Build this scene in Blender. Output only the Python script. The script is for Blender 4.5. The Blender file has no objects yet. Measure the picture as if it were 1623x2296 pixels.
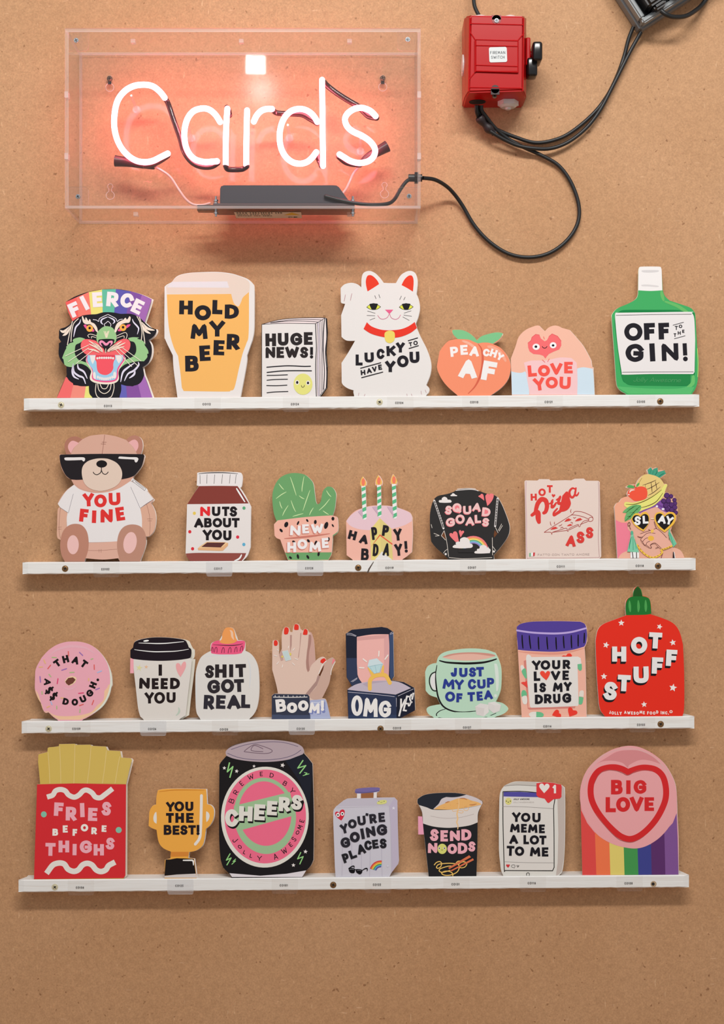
import bpy, bmesh, math, random
from mathutils import Vector
from mathutils.geometry import tessellate_polygon, delaunay_2d_cdt

# ------------------------------------------------------------------ frame, camera, light, exposure
S = 0.0006                 # metres per photo pixel on the wall
D = 2.0                    # camera to wall
CX, CY = 800.0, 1170.0     # where the camera axis meets the photograph (1623 x 2296)
ZB = 0.75                  # height of the bottom of the frame above the floor
X0 = (CX - 811.5) * S
ZC = ZB + (2296 - CY) * S
scene = bpy.context.scene
scene.view_settings.view_transform = 'Standard'
scene.view_settings.look = 'None'
scene.view_settings.gamma = 1.0
scene.view_settings.use_curve_mapping = False
scene.view_settings.exposure = 0.0
cam_data = bpy.data.cameras.new('camera')
cam_data.sensor_fit = 'VERTICAL'
cam_data.sensor_height = 24.0
cam_data.lens = 24.0 * D / (2296 * S)
cam_data.shift_x = (811.5 - CX) / 2296
cam_data.shift_y = (CY - 1148) / 2296
cam_data.clip_start = 0.05
cam = bpy.data.objects.new('camera', cam_data)
scene.collection.objects.link(cam)
cam.location = (X0, -D, ZC)
cam.rotation_euler = (math.pi / 2, 0, 0)
scene.camera = cam

world = bpy.data.worlds.new('world')
scene.world = world
world.use_nodes = True
bg = world.node_tree.nodes['Background']
bg.inputs['Color'].default_value = (0.97, 0.985, 1.0, 1)
bg.inputs['Strength'].default_value = 0.435


def area(name, loc, target, sx, sy, power, color=(1, 1, 1)):
    d = bpy.data.lights.new(name, 'AREA')
    d.shape = 'RECTANGLE'
    d.size, d.size_y = sx, sy
    d.energy = power
    d.color = color
    o = bpy.data.objects.new(name, d)
    scene.collection.objects.link(o)
    o.location = loc
    o.rotation_euler = (Vector(target) - Vector(loc)).to_track_quat('-Z', 'Y').to_euler()
    return o


ZT = ZB + 2296 * S         # top of the frame
area('ceiling_light', (0.12, -1.65, ZT + 0.80), (0.05, 0, ZC - 0.2), 1.4, 0.15, 36.0, (1.0, 0.975, 0.945))

# ------------------------------------------------------------------ helpers


def W(px, py, d=0.0):
    """point at distance d in front of the wall that the camera sees at photo pixel px, py"""
    k = (D - d) / D
    return (X0 + (px - CX) * S * k, -d, ZC + (CY - py) * S * k)


def lin(c):
    return c / 12.92 if c <= 0.04045 else ((c + 0.055) / 1.055) ** 2.4


def hexlin(h, gain=1.0):
    h = h.lstrip('#')
    if len(h) == 3:
        h = ''.join(a + a for a in h)
    return tuple(min(0.92, lin(int(h[i:i + 2], 16) / 255) * gain) for i in (0, 2, 4)) + (1,)


MATS = {}


def pmat(name, color, rough=0.5, metal=0.0, spec=0.5, noise=0.0, nscale=300.0, bump=0.0, trans=0.0, emit=None):
    if name in MATS:
        return MATS[name]
    m = bpy.data.materials.new(name)
    m.use_nodes = True
    nt = m.node_tree
    b = nt.nodes['Principled BSDF']
    b.inputs['Base Color'].default_value = color
    b.inputs['Roughness'].default_value = rough
    b.inputs['Metallic'].default_value = metal
    b.inputs['Specular IOR Level'].default_value = spec
    if trans:
        b.inputs['Transmission Weight'].default_value = trans
    if emit:
        b.inputs['Emission Color'].default_value = emit[0] + (1,)
        b.inputs['Emission Strength'].default_value = emit[1]
    if noise or bump:
        tc = nt.nodes.new('ShaderNodeTexCoord')
        n = nt.nodes.new('ShaderNodeTexNoise')
        n.inputs['Scale'].default_value = nscale
        n.inputs['Detail'].default_value = 4
        nt.links.new(tc.outputs['Object'], n.inputs['Vector'])
        if noise:
            mx = nt.nodes.new('ShaderNodeMix')
            mx.data_type = 'RGBA'
            mx.inputs[6].default_value = tuple(c * (1 - noise) for c in color[:3]) + (1,)
            mx.inputs[7].default_value = tuple(min(1, c * (1 + noise)) for c in color[:3]) + (1,)
            nt.links.new(n.outputs['Fac'], mx.inputs[0])
            nt.links.new(mx.outputs[2], b.inputs['Base Color'])
        if bump:
            bp = nt.nodes.new('ShaderNodeBump')
            bp.inputs['Strength'].default_value = bump
            bp.inputs['Distance'].default_value = 0.001
            nt.links.new(n.outputs['Fac'], bp.inputs['Height'])
            nt.links.new(bp.outputs['Normal'], b.inputs['Normal'])
    MATS[name] = m
    return m


INK_GAIN = 1.13


def ink(h):
    """printed card stock in the colour h"""
    c_ = hexlin(h)
    return pmat('print_' + h, hexlin(h, INK_GAIN if max(c_[:3]) > .06 else .7), rough=0.6, spec=0.14, noise=0.02, nscale=900)


def make_obj(name, verts, faces, mats, midx=None, parent=None, smooth=False):
    me = bpy.data.meshes.new(name)
    me.from_pydata(verts, [], faces)
    for m in mats:
        me.materials.append(m)
    if midx:
        me.polygons.foreach_set('material_index', midx)
    if smooth:
        me.polygons.foreach_set('use_smooth', [True] * len(faces))
    me.update()
    o = bpy.data.objects.new(name, me)
    scene.collection.objects.link(o)
    if parent:
        o.parent = parent
        o.matrix_parent_inverse.translation = -Vector(parent.location)
    return o


def bm_obj(name, bm, mat, parent=None, smooth=False):
    bmesh.ops.recalc_face_normals(bm, faces=bm.faces)
    me = bpy.data.meshes.new(name)
    bm.to_mesh(me)
    bm.free()
    for m in (mat if isinstance(mat, (list, tuple)) else [mat]):
        me.materials.append(m)
    if smooth:
        me.polygons.foreach_set('use_smooth', [True] * len(me.polygons))
        me.set_sharp_from_angle(angle=math.radians(40))
    o = bpy.data.objects.new(name, me)
    scene.collection.objects.link(o)
    if parent:
        o.parent = parent
        o.matrix_parent_inverse.translation = -Vector(parent.location)
    return o


def root(name, label, cat, loc, group=None):
    o = bpy.data.objects.new(name, None)
    o.empty_display_size = 0.02
    scene.collection.objects.link(o)
    o.location = loc
    tag(o, label, cat, group)
    return o


def tag(o, label=None, cat=None, group=None, kind=None):
    if label:
        o['label'] = label
    if cat:
        o['category'] = cat
    if group:
        o['group'] = group
    if kind:
        o['kind'] = kind
    return o


def bm_box(bm, lo, hi, bevel=0.0, seg=2, mi=0):
    r = bmesh.ops.create_cube(bm, size=1.0)
    vs = r['verts']
    for v in vs:
        for i in range(3):
            v.co[i] = (lo[i] + hi[i]) / 2 + v.co[i] * (hi[i] - lo[i])
    fs = {f for v in vs for f in v.link_faces}
    if mi:
        for f in fs:
            f.material_index = mi
    if bevel:
        es = {e for v in vs for e in v.link_edges}
        bmesh.ops.bevel(bm, geom=list(es), offset=bevel, segments=seg, affect='EDGES', profile=0.5)


def bm_cyl(bm, a, b, r1, r2=None, n=16, mi=0):
    a, b = Vector(a), Vector(b)
    r2 = r1 if r2 is None else r2
    q = (b - a).to_track_quat('Z', 'Y')
    ra, rb = [], []
    for i in range(n):
        t = 2 * math.pi * i / n
        c = Vector((math.cos(t), math.sin(t), 0))
        ra.append(bm.verts.new(a + q @ (c * r1)))
        rb.append(bm.verts.new(b + q @ (c * r2)))
    fs = [bm.faces.new((ra[i], ra[(i + 1) % n], rb[(i + 1) % n], rb[i])) for i in range(n)]
    fs += [bm.faces.new(ra[::-1]), bm.faces.new(rb)]
    for f in fs:
        f.material_index = mi


def bm_tube(bm, pts, r, n=10, mi=0, caps=True):
    """tube along 3-D points; r a number or a list"""
    P = [Vector(p) for p in pts]
    rings = []
    up = Vector((0, 1, 0.013))
    for i, p in enumerate(P):
        t = (P[min(i + 1, len(P) - 1)] - P[max(i - 1, 0)]).normalized()
        u = up - t * up.dot(t)
        if u.length < 0.05:
            u = Vector((1, 0, 0)) - t * t.x
        u.normalize()
        v = t.cross(u)
        rr = r[i] if isinstance(r, (list, tuple)) else r
        rings.append([bm.verts.new(p + (u * math.cos(2 * math.pi * k / n) + v * math.sin(2 * math.pi * k / n)) * rr) for k in range(n)])
    for a, b in zip(rings, rings[1:]):
        for k in range(n):
            f = bm.faces.new((a[k], a[(k + 1) % n], b[(k + 1) % n], b[k]))
            f.material_index = mi
    if caps:
        for rg, s in ((rings[0], 1), (rings[-1], -1)):
            f = bm.faces.new(rg[::-1] if s > 0 else rg)
            f.material_index = mi


def crom(p, closed=False, n=5):
    """Catmull-Rom through p; a doubled point is a corner"""
    m = len(p)
    if m < 3:
        return list(p)
    dim = len(p[0])
    out = []
    rng = range(m if closed else m - 1)
    for i in rng:
        p0 = p[(i - 1) % m] if closed or i > 0 else p[0]
        p1 = p[i]
        p2 = p[(i + 1) % m]
        p3 = p[(i + 2) % m] if closed or i + 2 < m else p[-1]
        if p1 == p2:
            continue
        for k in range(n):
            t = k / n
            out.append(tuple(0.5 * (2 * p1[j] + (p2[j] - p0[j]) * t + (2 * p0[j] - 5 * p1[j] + 4 * p2[j] - p3[j]) * t * t
                             + (3 * p1[j] - p0[j] - 3 * p2[j] + p3[j]) * t ** 3) for j in range(dim)))
    if not closed:
        out.append(tuple(p[-1]))
    return out


def parse(s):
    if not isinstance(s, str):
        return list(s)
    out = []
    tk = s.split()
    for i in range(0, len(tk), 2):
        x, y = tk[i], tk[i + 1]
        dup = y.endswith('*')
        pt = (float(x), float(y.rstrip('*')))
        out.append(pt)
        if dup:
            out.append(pt)
    return out


def dedup(p):
    o = []
    for q in p:
        if not o or abs(q[0] - o[-1][0]) + abs(q[1] - o[-1][1]) > 1e-6:
            o.append(q)
    return o


def ribbon(p, w, closed=False, cap='r'):
    """polygons of a stroke; w a number, (end, middle) or (start, middle, end)"""
    p = dedup(p)
    if closed and len(p) > 2 and math.dist(p[0], p[-1]) < 1e-6:
        p = p[:-1]
    n = len(p)
    if n == 1:
        h = w / 2 if not isinstance(w, tuple) else w[0] / 2
        return [[(p[0][0] + h * math.cos(k * math.pi / 8), p[0][1] + h * math.sin(k * math.pi / 8)) for k in range(16)]]
    ws = []
    for i in range(n):
        t = i / (n - 1)
        if isinstance(w, tuple):
            a, b, c = (w[0], w[1], w[0]) if len(w) == 2 else w
            ws.append((a + (b - a) * math.sin(math.pi / 2 * min(1, 2 * t))) / 2 if t < .5 else (c + (b - c) * math.sin(math.pi / 2 * min(1, 2 - 2 * t))) / 2)
        else:
            ws.append(w / 2)

    def un(a, b):
        dx, dy = b[0] - a[0], b[1] - a[1]
        l = math.hypot(dx, dy) or 1
        return dx / l, dy / l
    if not closed and cap == 's':
        d = un(p[0], p[1])
        e = un(p[-2], p[-1])
        p = [(p[0][0] - d[0] * ws[0], p[0][1] - d[1] * ws[0])] + p[1:-1] + [(p[-1][0] + e[0] * ws[-1], p[-1][1] + e[1] * ws[-1])]
    out = []
    m_ = n if closed else n - 1
    D_ = [un(p[i], p[(i + 1) % n]) for i in range(m_)]
    for i in range(m_):
        q, r = p[i], p[(i + 1) % n]
        dx, dy = D_[i]
        h0, h1 = ws[i], ws[(i + 1) % n]
        out.append([(q[0] - dy * h0, q[1] + dx * h0), (r[0] - dy * h1, r[1] + dx * h1), (r[0] + dy * h1, r[1] - dx * h1), (q[0] + dy * h0, q[1] - dx * h0)])
    for i in range(n):
        if not closed and i in (0, n - 1):
            continue
        d0, d1 = D_[i - 1], D_[i % m_]
        cr = d0[0] * d1[1] - d0[1] * d1[0]
        if abs(cr) < 1e-4:
            continue
        sg = -1 if cr > 0 else 1          # outer side of the turn
        h = ws[i]
        n0 = (-d0[1] * sg, d0[0] * sg)
        n1 = (-d1[1] * sg, d1[0] * sg)
        tx, ty = n0[0] + n1[0], n0[1] + n1[1]
        l = math.hypot(tx, ty)
        x, y = p[i]
        P0, P1 = (x + n0[0] * h, y + n0[1] * h), (x + n1[0] * h, y + n1[1] * h)
        if l > 1e-3:
            cosn = l / 2
            mm = h / cosn if cosn > .62 else h * 1.12
            out.append([p[i], P0, (x + tx / l * mm, y + ty / l * mm), P1])
        else:
            out.append([p[i], P0, P1])
    if not closed and cap == 'r':
        for q, e, h in ((p[0], un(p[1], p[0]), ws[0]), (p[-1], un(p[-2], p[-1]), ws[-1])):
            a0 = math.atan2(e[1], e[0])
            out.append([(q[0] + h * math.cos(a0 + t * math.pi / 10), q[1] + h * math.sin(a0 + t * math.pi / 10)) for t in range(-5, 6)])
    return out


# stroke alphabet: width | strokes, '~' smooth, 'o' closed smooth
GL = {
 'A': '.95|0 0 .5 1 1 0|.2 .3 .8 .3',
 'B': '.8|~0 .54* 0 1* .45 1 .85 .94 .85 .62 .5 .54* 0 .54*|~0 .54* .5 .54* .9 .48 1 .27 .88 .06 .5 0 0 0* 0 .54*',
 'C': '.85|~1 .8 .8 .95 .52 1 .16 .86 0 .5 .16 .14 .52 0 .8 .05 1 .2',
 'D': '.85|~0 .5* 0 1* .4 1 .85 .84 1 .5 .85 .16 .4 0 0 0* 0 .5*',
 'E': '.7|1 1 0 1 0 0 1 0|0 .5 .85 .5', 'F': '.7|1 1 0 1 0 0|0 .5 .85 .5',
 'G': '.95|~.97 .8 .8 .95 .52 1 .16 .86 0 .5 .16 .14 .52 0 .84 .08 1 .22 1 .47* .62 .47*',
 'H': '.85|0 0 0 1|1 0 1 1|0 .5 1 .5', 'I': '.3|.5 0 .5 1',
 'J': '.6|~1 1* 1 .3 .85 .05 .5 0 .15 .05 0 .25', 'K': '.85|0 0 0 1|1 1 .08 .42|.35 .6 1 0',
 'L': '.65|0 1 0 0 1 0', 'M': '1.1|0 0 .1 1 .5 .25 .9 1 1 0', 'N': '.9|0 0 0 1 1 0 1 1',
 'O': '1|o.5 1 .15 .86 0 .5 .15 .14 .5 0 .85 .14 1 .5 .85 .86',
 'P': '.75|~0 0* 0 1* .5 1 .9 .93 1 .72 .9 .5 .5 .43 0 .43*',
 'Q': '1|o.5 1 .15 .86 0 .5 .15 .14 .5 0 .85 .14 1 .5 .85 .86|.6 .3 1 0',
 'R': '.8|~0 0* 0 1* .5 1 .88 .93 .96 .72 .88 .5 .5 .43 0 .43*|.45 .43 1 0',
 'S': '.75|~.95 .82 .75 .96 .5 1 .2 .95 .05 .75 .2 .57 .5 .5 .82 .42 .97 .25 .8 .05 .5 0 .2 .03 .02 .17',
 'T': '.8|0 1 1 1|.5 1 .5 0', 'U': '.85|~0 1* 0 .32 .14 .07 .5 0 .86 .07 1 .32 1 1*',
 'V': '.9|0 1 .5 0 1 1', 'W': '1.25|0 1 .25 0 .5 .8 .75 0 1 1', 'X': '.85|0 1 1 0|0 0 1 1',
 'Y': '.9|0 1 .5 .45 1 1|.5 .45 .5 0', 'Z': '.8|0 1 1 1 0 0 1 0', '!': '.3|.5 1 .5 .42|.5 .02',
 '.': '.3|.5 0', "'": '.25|.5 1 .5 .75', '$': '.75|~.95 .78 .75 .88 .5 .91 .2 .87 .05 .73 .2 .57 .5 .5 .82 .42 .97 .27 .8 .13 .5 .09 .2 .12 .02 .22|.5 1.1 .5 -.1',
 '0': '.75|o.5 1 .12 .86 0 .5 .12 .14 .5 0 .88 .14 1 .5 .88 .86', '1': '.45|.05 .75 .6 1 .6 0',
 '2': '.7|~0 .75 .1 .93 .5 1 .9 .93 1 .72 .8 .45 0 0* 1 0*', '3': '.7|~0 .9 .5 1 .95 .77 .4 .55* 1 .3 .5 0 0 .1',
 '4': '.8|.75 0 .75 1 0 .3 1 .3', '5': '.7|~1 1* .15 1* .1 .55* .5 .62 1 .33 .5 0 0 .1',
 '6': '.7|~.85 .95 .3 .8 0 .35 .2 .02 .8 .02 1 .3 .75 .58 .3 .55 .05 .35', '7': '.7|0 1 1 1 .35 0',
 '8': '.7|o.5 .54 .1 .75 .5 1 .9 .75|o.5 .54 0 .28 .5 0 1 .28', '9': '.7|~.15 .05 .7 .2 1 .65 .8 .98 .2 .98 0 .7 .25 .42 .7 .45 .95 .65',
 'a': '.75|o.5 .6 .1 .5 0 .3 .1 .08 .5 0 .9 .1 1 .3 .9 .5|1 .6 1 0', 'e': '.7|~.05 .3* .95 .3* .9 .5 .5 .6 .1 .5 0 .3 .15 .05 .5 0 .9 .1',
 'i': '.2|.5 .6 .5 0|.5 .85', 'o': '.7|o.5 .6 .1 .5 0 .3 .1 .08 .5 0 .9 .1 1 .3 .9 .5', 's': '.55|~.9 .52 .5 .6 .1 .45 .5 .3 .9 .14 .5 0 .05 .08',
 'm': '1.1|0 0 0 .6|~0 .4 .15 .58 .38 .58 .5 .4 .5 0*|~.5 .4 .65 .58 .88 .58 1 .4 1 0*', 'l': '.2|.5 1 .5 0', 'n': '.6|0 0 0 .6|~0 .4 .3 .6 .8 .58 1 .4 1 0*',
 'r': '.45|0 0 0 .6|~0 .38 .4 .6 1 .55', 't': '.5|.5 .9 .5 0|0 .6 1 .6', 'u': '.6|~0 .6* 0 .15 .4 0 .8 .05 1 .25*|1 .6 1 0', 'y': '.7|0 .6 .5 0|1 .6 .3 -.3',
 'w': '1|0 .6 .25 0 .5 .5 .75 0 1 .6', 'd': '.7|o.5 .6 .1 .5 0 .3 .1 .08 .5 0 .9 .1 1 .3 .9 .5|1 1 1 0', 'z': '.6|0 .6 1 .6 0 0 1 0', 'p': '.7|o.5 .6 .1 .5 0 .3 .1 .08 .5 0 .9 .1 1 .3 .9 .5|0 .6 0 -.3',
}
GLP = {}


def glyph(ch):
    if ch not in GLP:
        if ch not in GL:
            ch = ch.upper() if ch.upper() in GL else '.'
        a = GL[ch].split('|')
        paths = []
        for s in a[1:]:
            if s[0] == '~':
                paths.append((crom(parse(s[1:])), False))
            elif s[0] == 'o':
                paths.append((crom(parse(s[1:]), True), True))
            else:
                paths.append((parse(s), False))
        GLP[ch] = (float(a[0]), paths)
    return GLP[ch]


LIMX = {'M': .27, 'W': .25, 'N': .33, 'H': .38, 'U': .36, 'R': .4, 'B': .42, 'K': .38, 'A': .33, 'O': .34, 'G': .33, 'C': .38, 'D': .4, 'S': .4, 'V': .36, 'P': .44, '$': .33}
LIMY = {'E': .25, 'B': .235, 'S': .25, 'R': .24, 'A': .28, 'P': .24, 'G': .25, 'F': .27, 'O': .3, 'C': .3, 'D': .27, '$': .2, 'H': .28}


def letter_polys(ch, cx, cy, w, h, wt, rot=0, shear=0):
    """polygons in pixel space (y down) of one letter whose box is centred on cx, cy"""
    _, paths = glyph(ch)
    c, s = math.cos(math.radians(rot)), math.sin(math.radians(rot))
    wx = min(wt, LIMX.get(ch, 9) * w)
    wy = min(wt * .92, LIMY.get(ch, 9) * h)
    if ch in '!.':
        wx = wy = wt
    out = []
    for pts, closed in paths:
        q = [((x - .5) * max(0, w - wx) / wx, (.5 - y) * (h - wy) / wy) for x, y in pts]
        out.append([])
        for poly in ribbon(q, 1.0 if len(q) > 1 else 1.15, closed, 's' if len(q) > 1 else 'r'):
            r = []
            for x, y in poly:
                x *= wx
                y *= wy
                x -= shear * y
                r.append((cx + x * c - y * s, cy + x * s + y * c))
            out[-1].append(r)
    return out


def text_layout(s, x0, y0, x1, y1, h, gap=.12, rots=None, dys=None):
    """(ch, cx, cy, w, rot) of each letter, the line fitted between the two ends of its middle"""
    ang = math.degrees(math.atan2(y1 - y0, x1 - x0))
    L = math.hypot(x1 - x0, y1 - y0)
    asp = [.35 if ch == ' ' else glyph(ch)[0] for ch in s]
    gaps = gap * h * (len(s) - 1)
    k = (L - gaps) / sum(asp)
    out = []
    t = 0
    ux, uy = (x1 - x0) / L, (y1 - y0) / L
    j = 0
    for ch, a in zip(s, asp):
        w = a * k
        if ch != ' ':
            dy = dys[j % len(dys)] if dys else 0
            rr = rots[j % len(rots)] if rots else 0
            m = t + w / 2
            out.append((ch, x0 + ux * m - uy * dy, y0 + uy * m + ux * dy, w, ang + rr))
            j += 1
        t += w + gap * h
    return out


# ------------------------------------------------------------------ shelves' geometry (used by the cards too)
SH_D = 0.026
SHELF = {1: (53, 893.0, 1568, 884.0, 27.0), 2: (50, 1261.0, 1560, 1251.5, 27.0), 3: (48, 1617.5, 1557, 1606.0, 27.5), 4: (41, 1973.0, 1545, 1962.0, 28.0)}


def shelf_top(i, x):
    """world height of shelf i's top at world x"""
    a, ya, b, yb, h = SHELF[i]
    A, B = W(a, ya, SH_D), W(b, yb, SH_D)
    t = (x - A[0]) / (B[0] - A[0])
    return A[2] + (B[2] - A[2]) * t


def merge(polys, tess):
    """one clean sheet of triangles from overlapping polygons, so that strokes never lie over each other"""
    if len(polys) < 2:
        return polys, tess
    vs, fs = [], []
    for poly in polys:
        area = sum(poly[i - 1][0] * poly[i][1] - poly[i][0] * poly[i - 1][1] for i in range(len(poly)))
        if abs(area) < 1e-9:
            continue
        if area < 0:
            poly = poly[::-1]
        b = len(vs)
        vs.extend(Vector(q) for q in poly)
        fs.append(list(range(b, b + len(poly))))
    v, e, f, ov, oe, of = delaunay_2d_cdt(vs, [], fs, 0, 1e-5)
    return [[tuple(v[i]) for i in t] for t, o in zip(f, of) if o], False


class Card:
    """a greeting card: front and back sheets of card stock, print in thin layers on the front.
    Coordinates are read in a view of the photograph: x0, y0 its corner, w its width, 1623 units across."""

    def __init__(s, name, label, row, fr, base=0.024, lean=0.05, group=None):
        s.row, s.fr = row, fr
        s.base, s.lean = base, lean
        s.k = fr[2] / 1623
        s.py0 = SHELF[row][1] - 4
        s.L = 1
        s.cur = None
        s.parts = []
        s.label, s.name, s.group = label, name, group
        s.root = None

    def px(s, p):
        return s.fr[0] + p[0] * s.k, s.fr[1] + p[1] * s.k

    def dep(s, py):
        return s.base - (s.py0 - py) * S * s.lean

    def w3(s, p, off=0.0):
        x, y = s.px(p)
        return W(x, y, s.dep(y) + off)

    def sheet(s, outline, color, smooth=True, edge='e6ddd6', back=(10, 4), backgap=0.005, thick=0.0008, n=5):
        pts = dedup(crom(parse(outline), True, n) if smooth else parse(outline))
        xs = [s.w3(p) for p in pts]
        cx = sum(p[0] for p in xs) / len(xs)
        yy = [s.px(p)[1] for p in pts]
        s.root = root(s.name, s.label, 'card', (cx, -s.base, shelf_top(s.row, cx)), s.group)

        def slab(name, dx, dy, d, m1, m2):
            V = []
            for p in pts:
                q = (p[0] + dx, p[1] + dy)
                V.append(Vector(s.w3(q, d)))
            # the lowest points stand on the shelf; the last two centimetres are eased down to it
            gap = min(a.z - shelf_top(s.row, a.x) - 0.0002 for a in V)
            for a in V:
                zt = shelf_top(s.row, a.x) + 0.0002
                e_ = a.z - zt - gap
                if e_ < .02:
                    a.z -= gap * (1 - e_ / .02)
                if a.z < zt + 0.0012:
                    a.z = zt
            n_ = len(V)
            V2 = [v + Vector((0, thick, 0)) for v in V]
            tri = tessellate_polygon([V])
            F = [tuple(t) for t in tri] + [tuple(i + n_ for i in reversed(t)) for t in tri]
            mi = [0] * len(tri) + [1] * len(tri)
            for i in range(n_):
                j = (i + 1) % n_
                F.append((i, j, j + n_, i + n_))
                mi.append(1)
            o = make_obj(name, [tuple(v) for v in V + V2], F, [m1, m2], mi, s.root)
            bm = bmesh.new()
            bm.from_mesh(o.data)
            bmesh.ops.recalc_face_normals(bm, faces=bm.faces)
            bm.to_mesh(o.data)
            bm.free()
        e = ink(edge)
        slab('front_sheet', 0, 0, 0.0, ink(color), e)
        if back:
            slab('back_sheet', back[0], back[1], -backgap, e, e)
        s.z_low = True
        return s

    # -- print
    def part(s, name, label=None):
        s.flush()
        s.cur = dict(n=name, l=label, v=[], f=[], m=[], mats=[])
        return s

    def flush(s):
        c = s.cur
        if c and c['f']:
            o = make_obj(c['n'], c['v'], c['f'], c['mats'], c['m'], s.root)
            if c['l']:
                o['label'] = c['l']
        s.cur = None

    def add(s, polys, color, tess=False, up=True, sub=0):
        c = s.cur
        m = ink(color)
        if m not in c['mats']:
            c['mats'].append(m)
        mi = c['mats'].index(m)
        off = s.L * 0.000022 + sub * 0.000016
        polys, tess = merge(polys, tess)
        for poly in polys:
            b = len(c['v'])
            for p in poly:
                a = s.w3(p, off)
                zt = shelf_top(s.row, a[0]) + 0.0003
                if a[2] < zt:
                    a = (a[0], a[1], zt)
                c['v'].append(a)
            if tess and len(poly) > 3:
                for t in tessellate_polygon([[Vector((p[0], p[1], 0)) for p in poly]]):
                    c['f'].append(tuple(b + i for i in t))
                    c['m'].append(mi)
            else:
                c['f'].append(tuple(range(b, b + len(poly))))
                c['m'].append(mi)
        if up:
            s.L += 1
        return s

    def poly(s, pts, color):
        return s.add([dedup(parse(pts))], color, True)

    def blob(s, pts, color, n=5):
        return s.add([dedup(crom(parse(pts), True, n))], color, True)

    def ell(s, cx, cy, rx, ry, color, rot=0, n=24):
        c, q = math.cos(math.radians(rot)), math.sin(math.radians(rot))
        P = []
        for i in range(n):
            t = 2 * math.pi * i / n
            x, y = rx * math.cos(t), ry * math.sin(t)
            P.append((cx + x * c - y * q, cy + x * q + y * c))
        return s.add([P], color)

    def line(s, pts, w, color, smooth=True, closed=False, cap='r'):
        p = parse(pts)
        if smooth and len(p) > 2:
            p = crom(p, closed)
        return s.add(ribbon(p, w, closed, cap), color)

    def lines(s, many, w, color, smooth=True, cap='r'):
        for a in many.split('/'):
            s.line(a, w, color, smooth, cap=cap)
            s.L -= 1
        s.L += 1
        return s

    def letters(s, items, wt, color, shadow=None, shear=0):
        """items: (ch, cx, cy, w, h, rot)"""
        if shadow:
            dx, dy, sc = shadow
            for (ch, x, y, w, h, r) in items:
                sh = []
                for k in (0.2, .45, .7, 1):
                    sh += [q for g in letter_polys(ch, x + dx * k, y + dy * k, w, h, wt, r, shear) for q in g]
                s.add(sh, sc, up=False)
            s.L += 1
        for (ch, x, y, w, h, r) in items:
            s.add([q for g in letter_polys(ch, x, y, w, h, wt, r, shear) for q in g], color, up=False)
        s.L += 1
        return s

    def text(s, t, x0, y0, x1, y1, h, wt, color, gap=.12, rots=None, dys=None, shadow=None, shear=0):
        return s.letters([(c, x, y, w, h, r) for c, x, y, w, r in text_layout(t, x0, y0, x1, y1, h, gap, rots, dys)], wt, color, shadow, shear)

    def arc(s, t, cx, cy, r, a0, a1, w, h, wt, color, inward=False, shadow=None, flip=1):
        """letters centred on an arc; degrees clockwise from the right, y down"""
        it = []
        n = len(t)
        for i, ch in enumerate(t):
            if ch == ' ':
                continue
            a = a0 + (a1 - a0) * i / max(1, n - 1)
            ar = math.radians(a)
            it.append((ch, cx + r * math.cos(ar), cy + r * math.sin(ar), w * glyph(ch)[0], h, a + (90 if not inward else -90)))
        return s.letters(it, wt, color, shadow)

    def star(s, cx, cy, r, color, rot=0, k=.42):
        return s.add([[(cx + (r if i % 2 == 0 else r * k) * math.sin(math.radians(rot + 36 * i)), cy - (r if i % 2 == 0 else r * k) * math.cos(math.radians(rot + 36 * i))) for i in range(10)]], color, True)

    def heart(s, cx, cy, r, color, rot=0):
        base = [(0, -.45), (0, -.45), (-.28, -.85), (-.75, -.85), (-1, -.4), (-.75, .1), (-.35, .55), (0, .95), (0, .95), (.35, .55), (.75, .1), (1, -.4), (.75, -.85), (.28, -.85)]
        c, q = math.cos(math.radians(rot)), math.sin(math.radians(rot))
        return s.blob([(cx + r * (x * c - y * q), cy + r * (x * q + y * c)) for x, y in base], color, 4)

    def done(s):
        s.flush()
        return s.root

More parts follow.
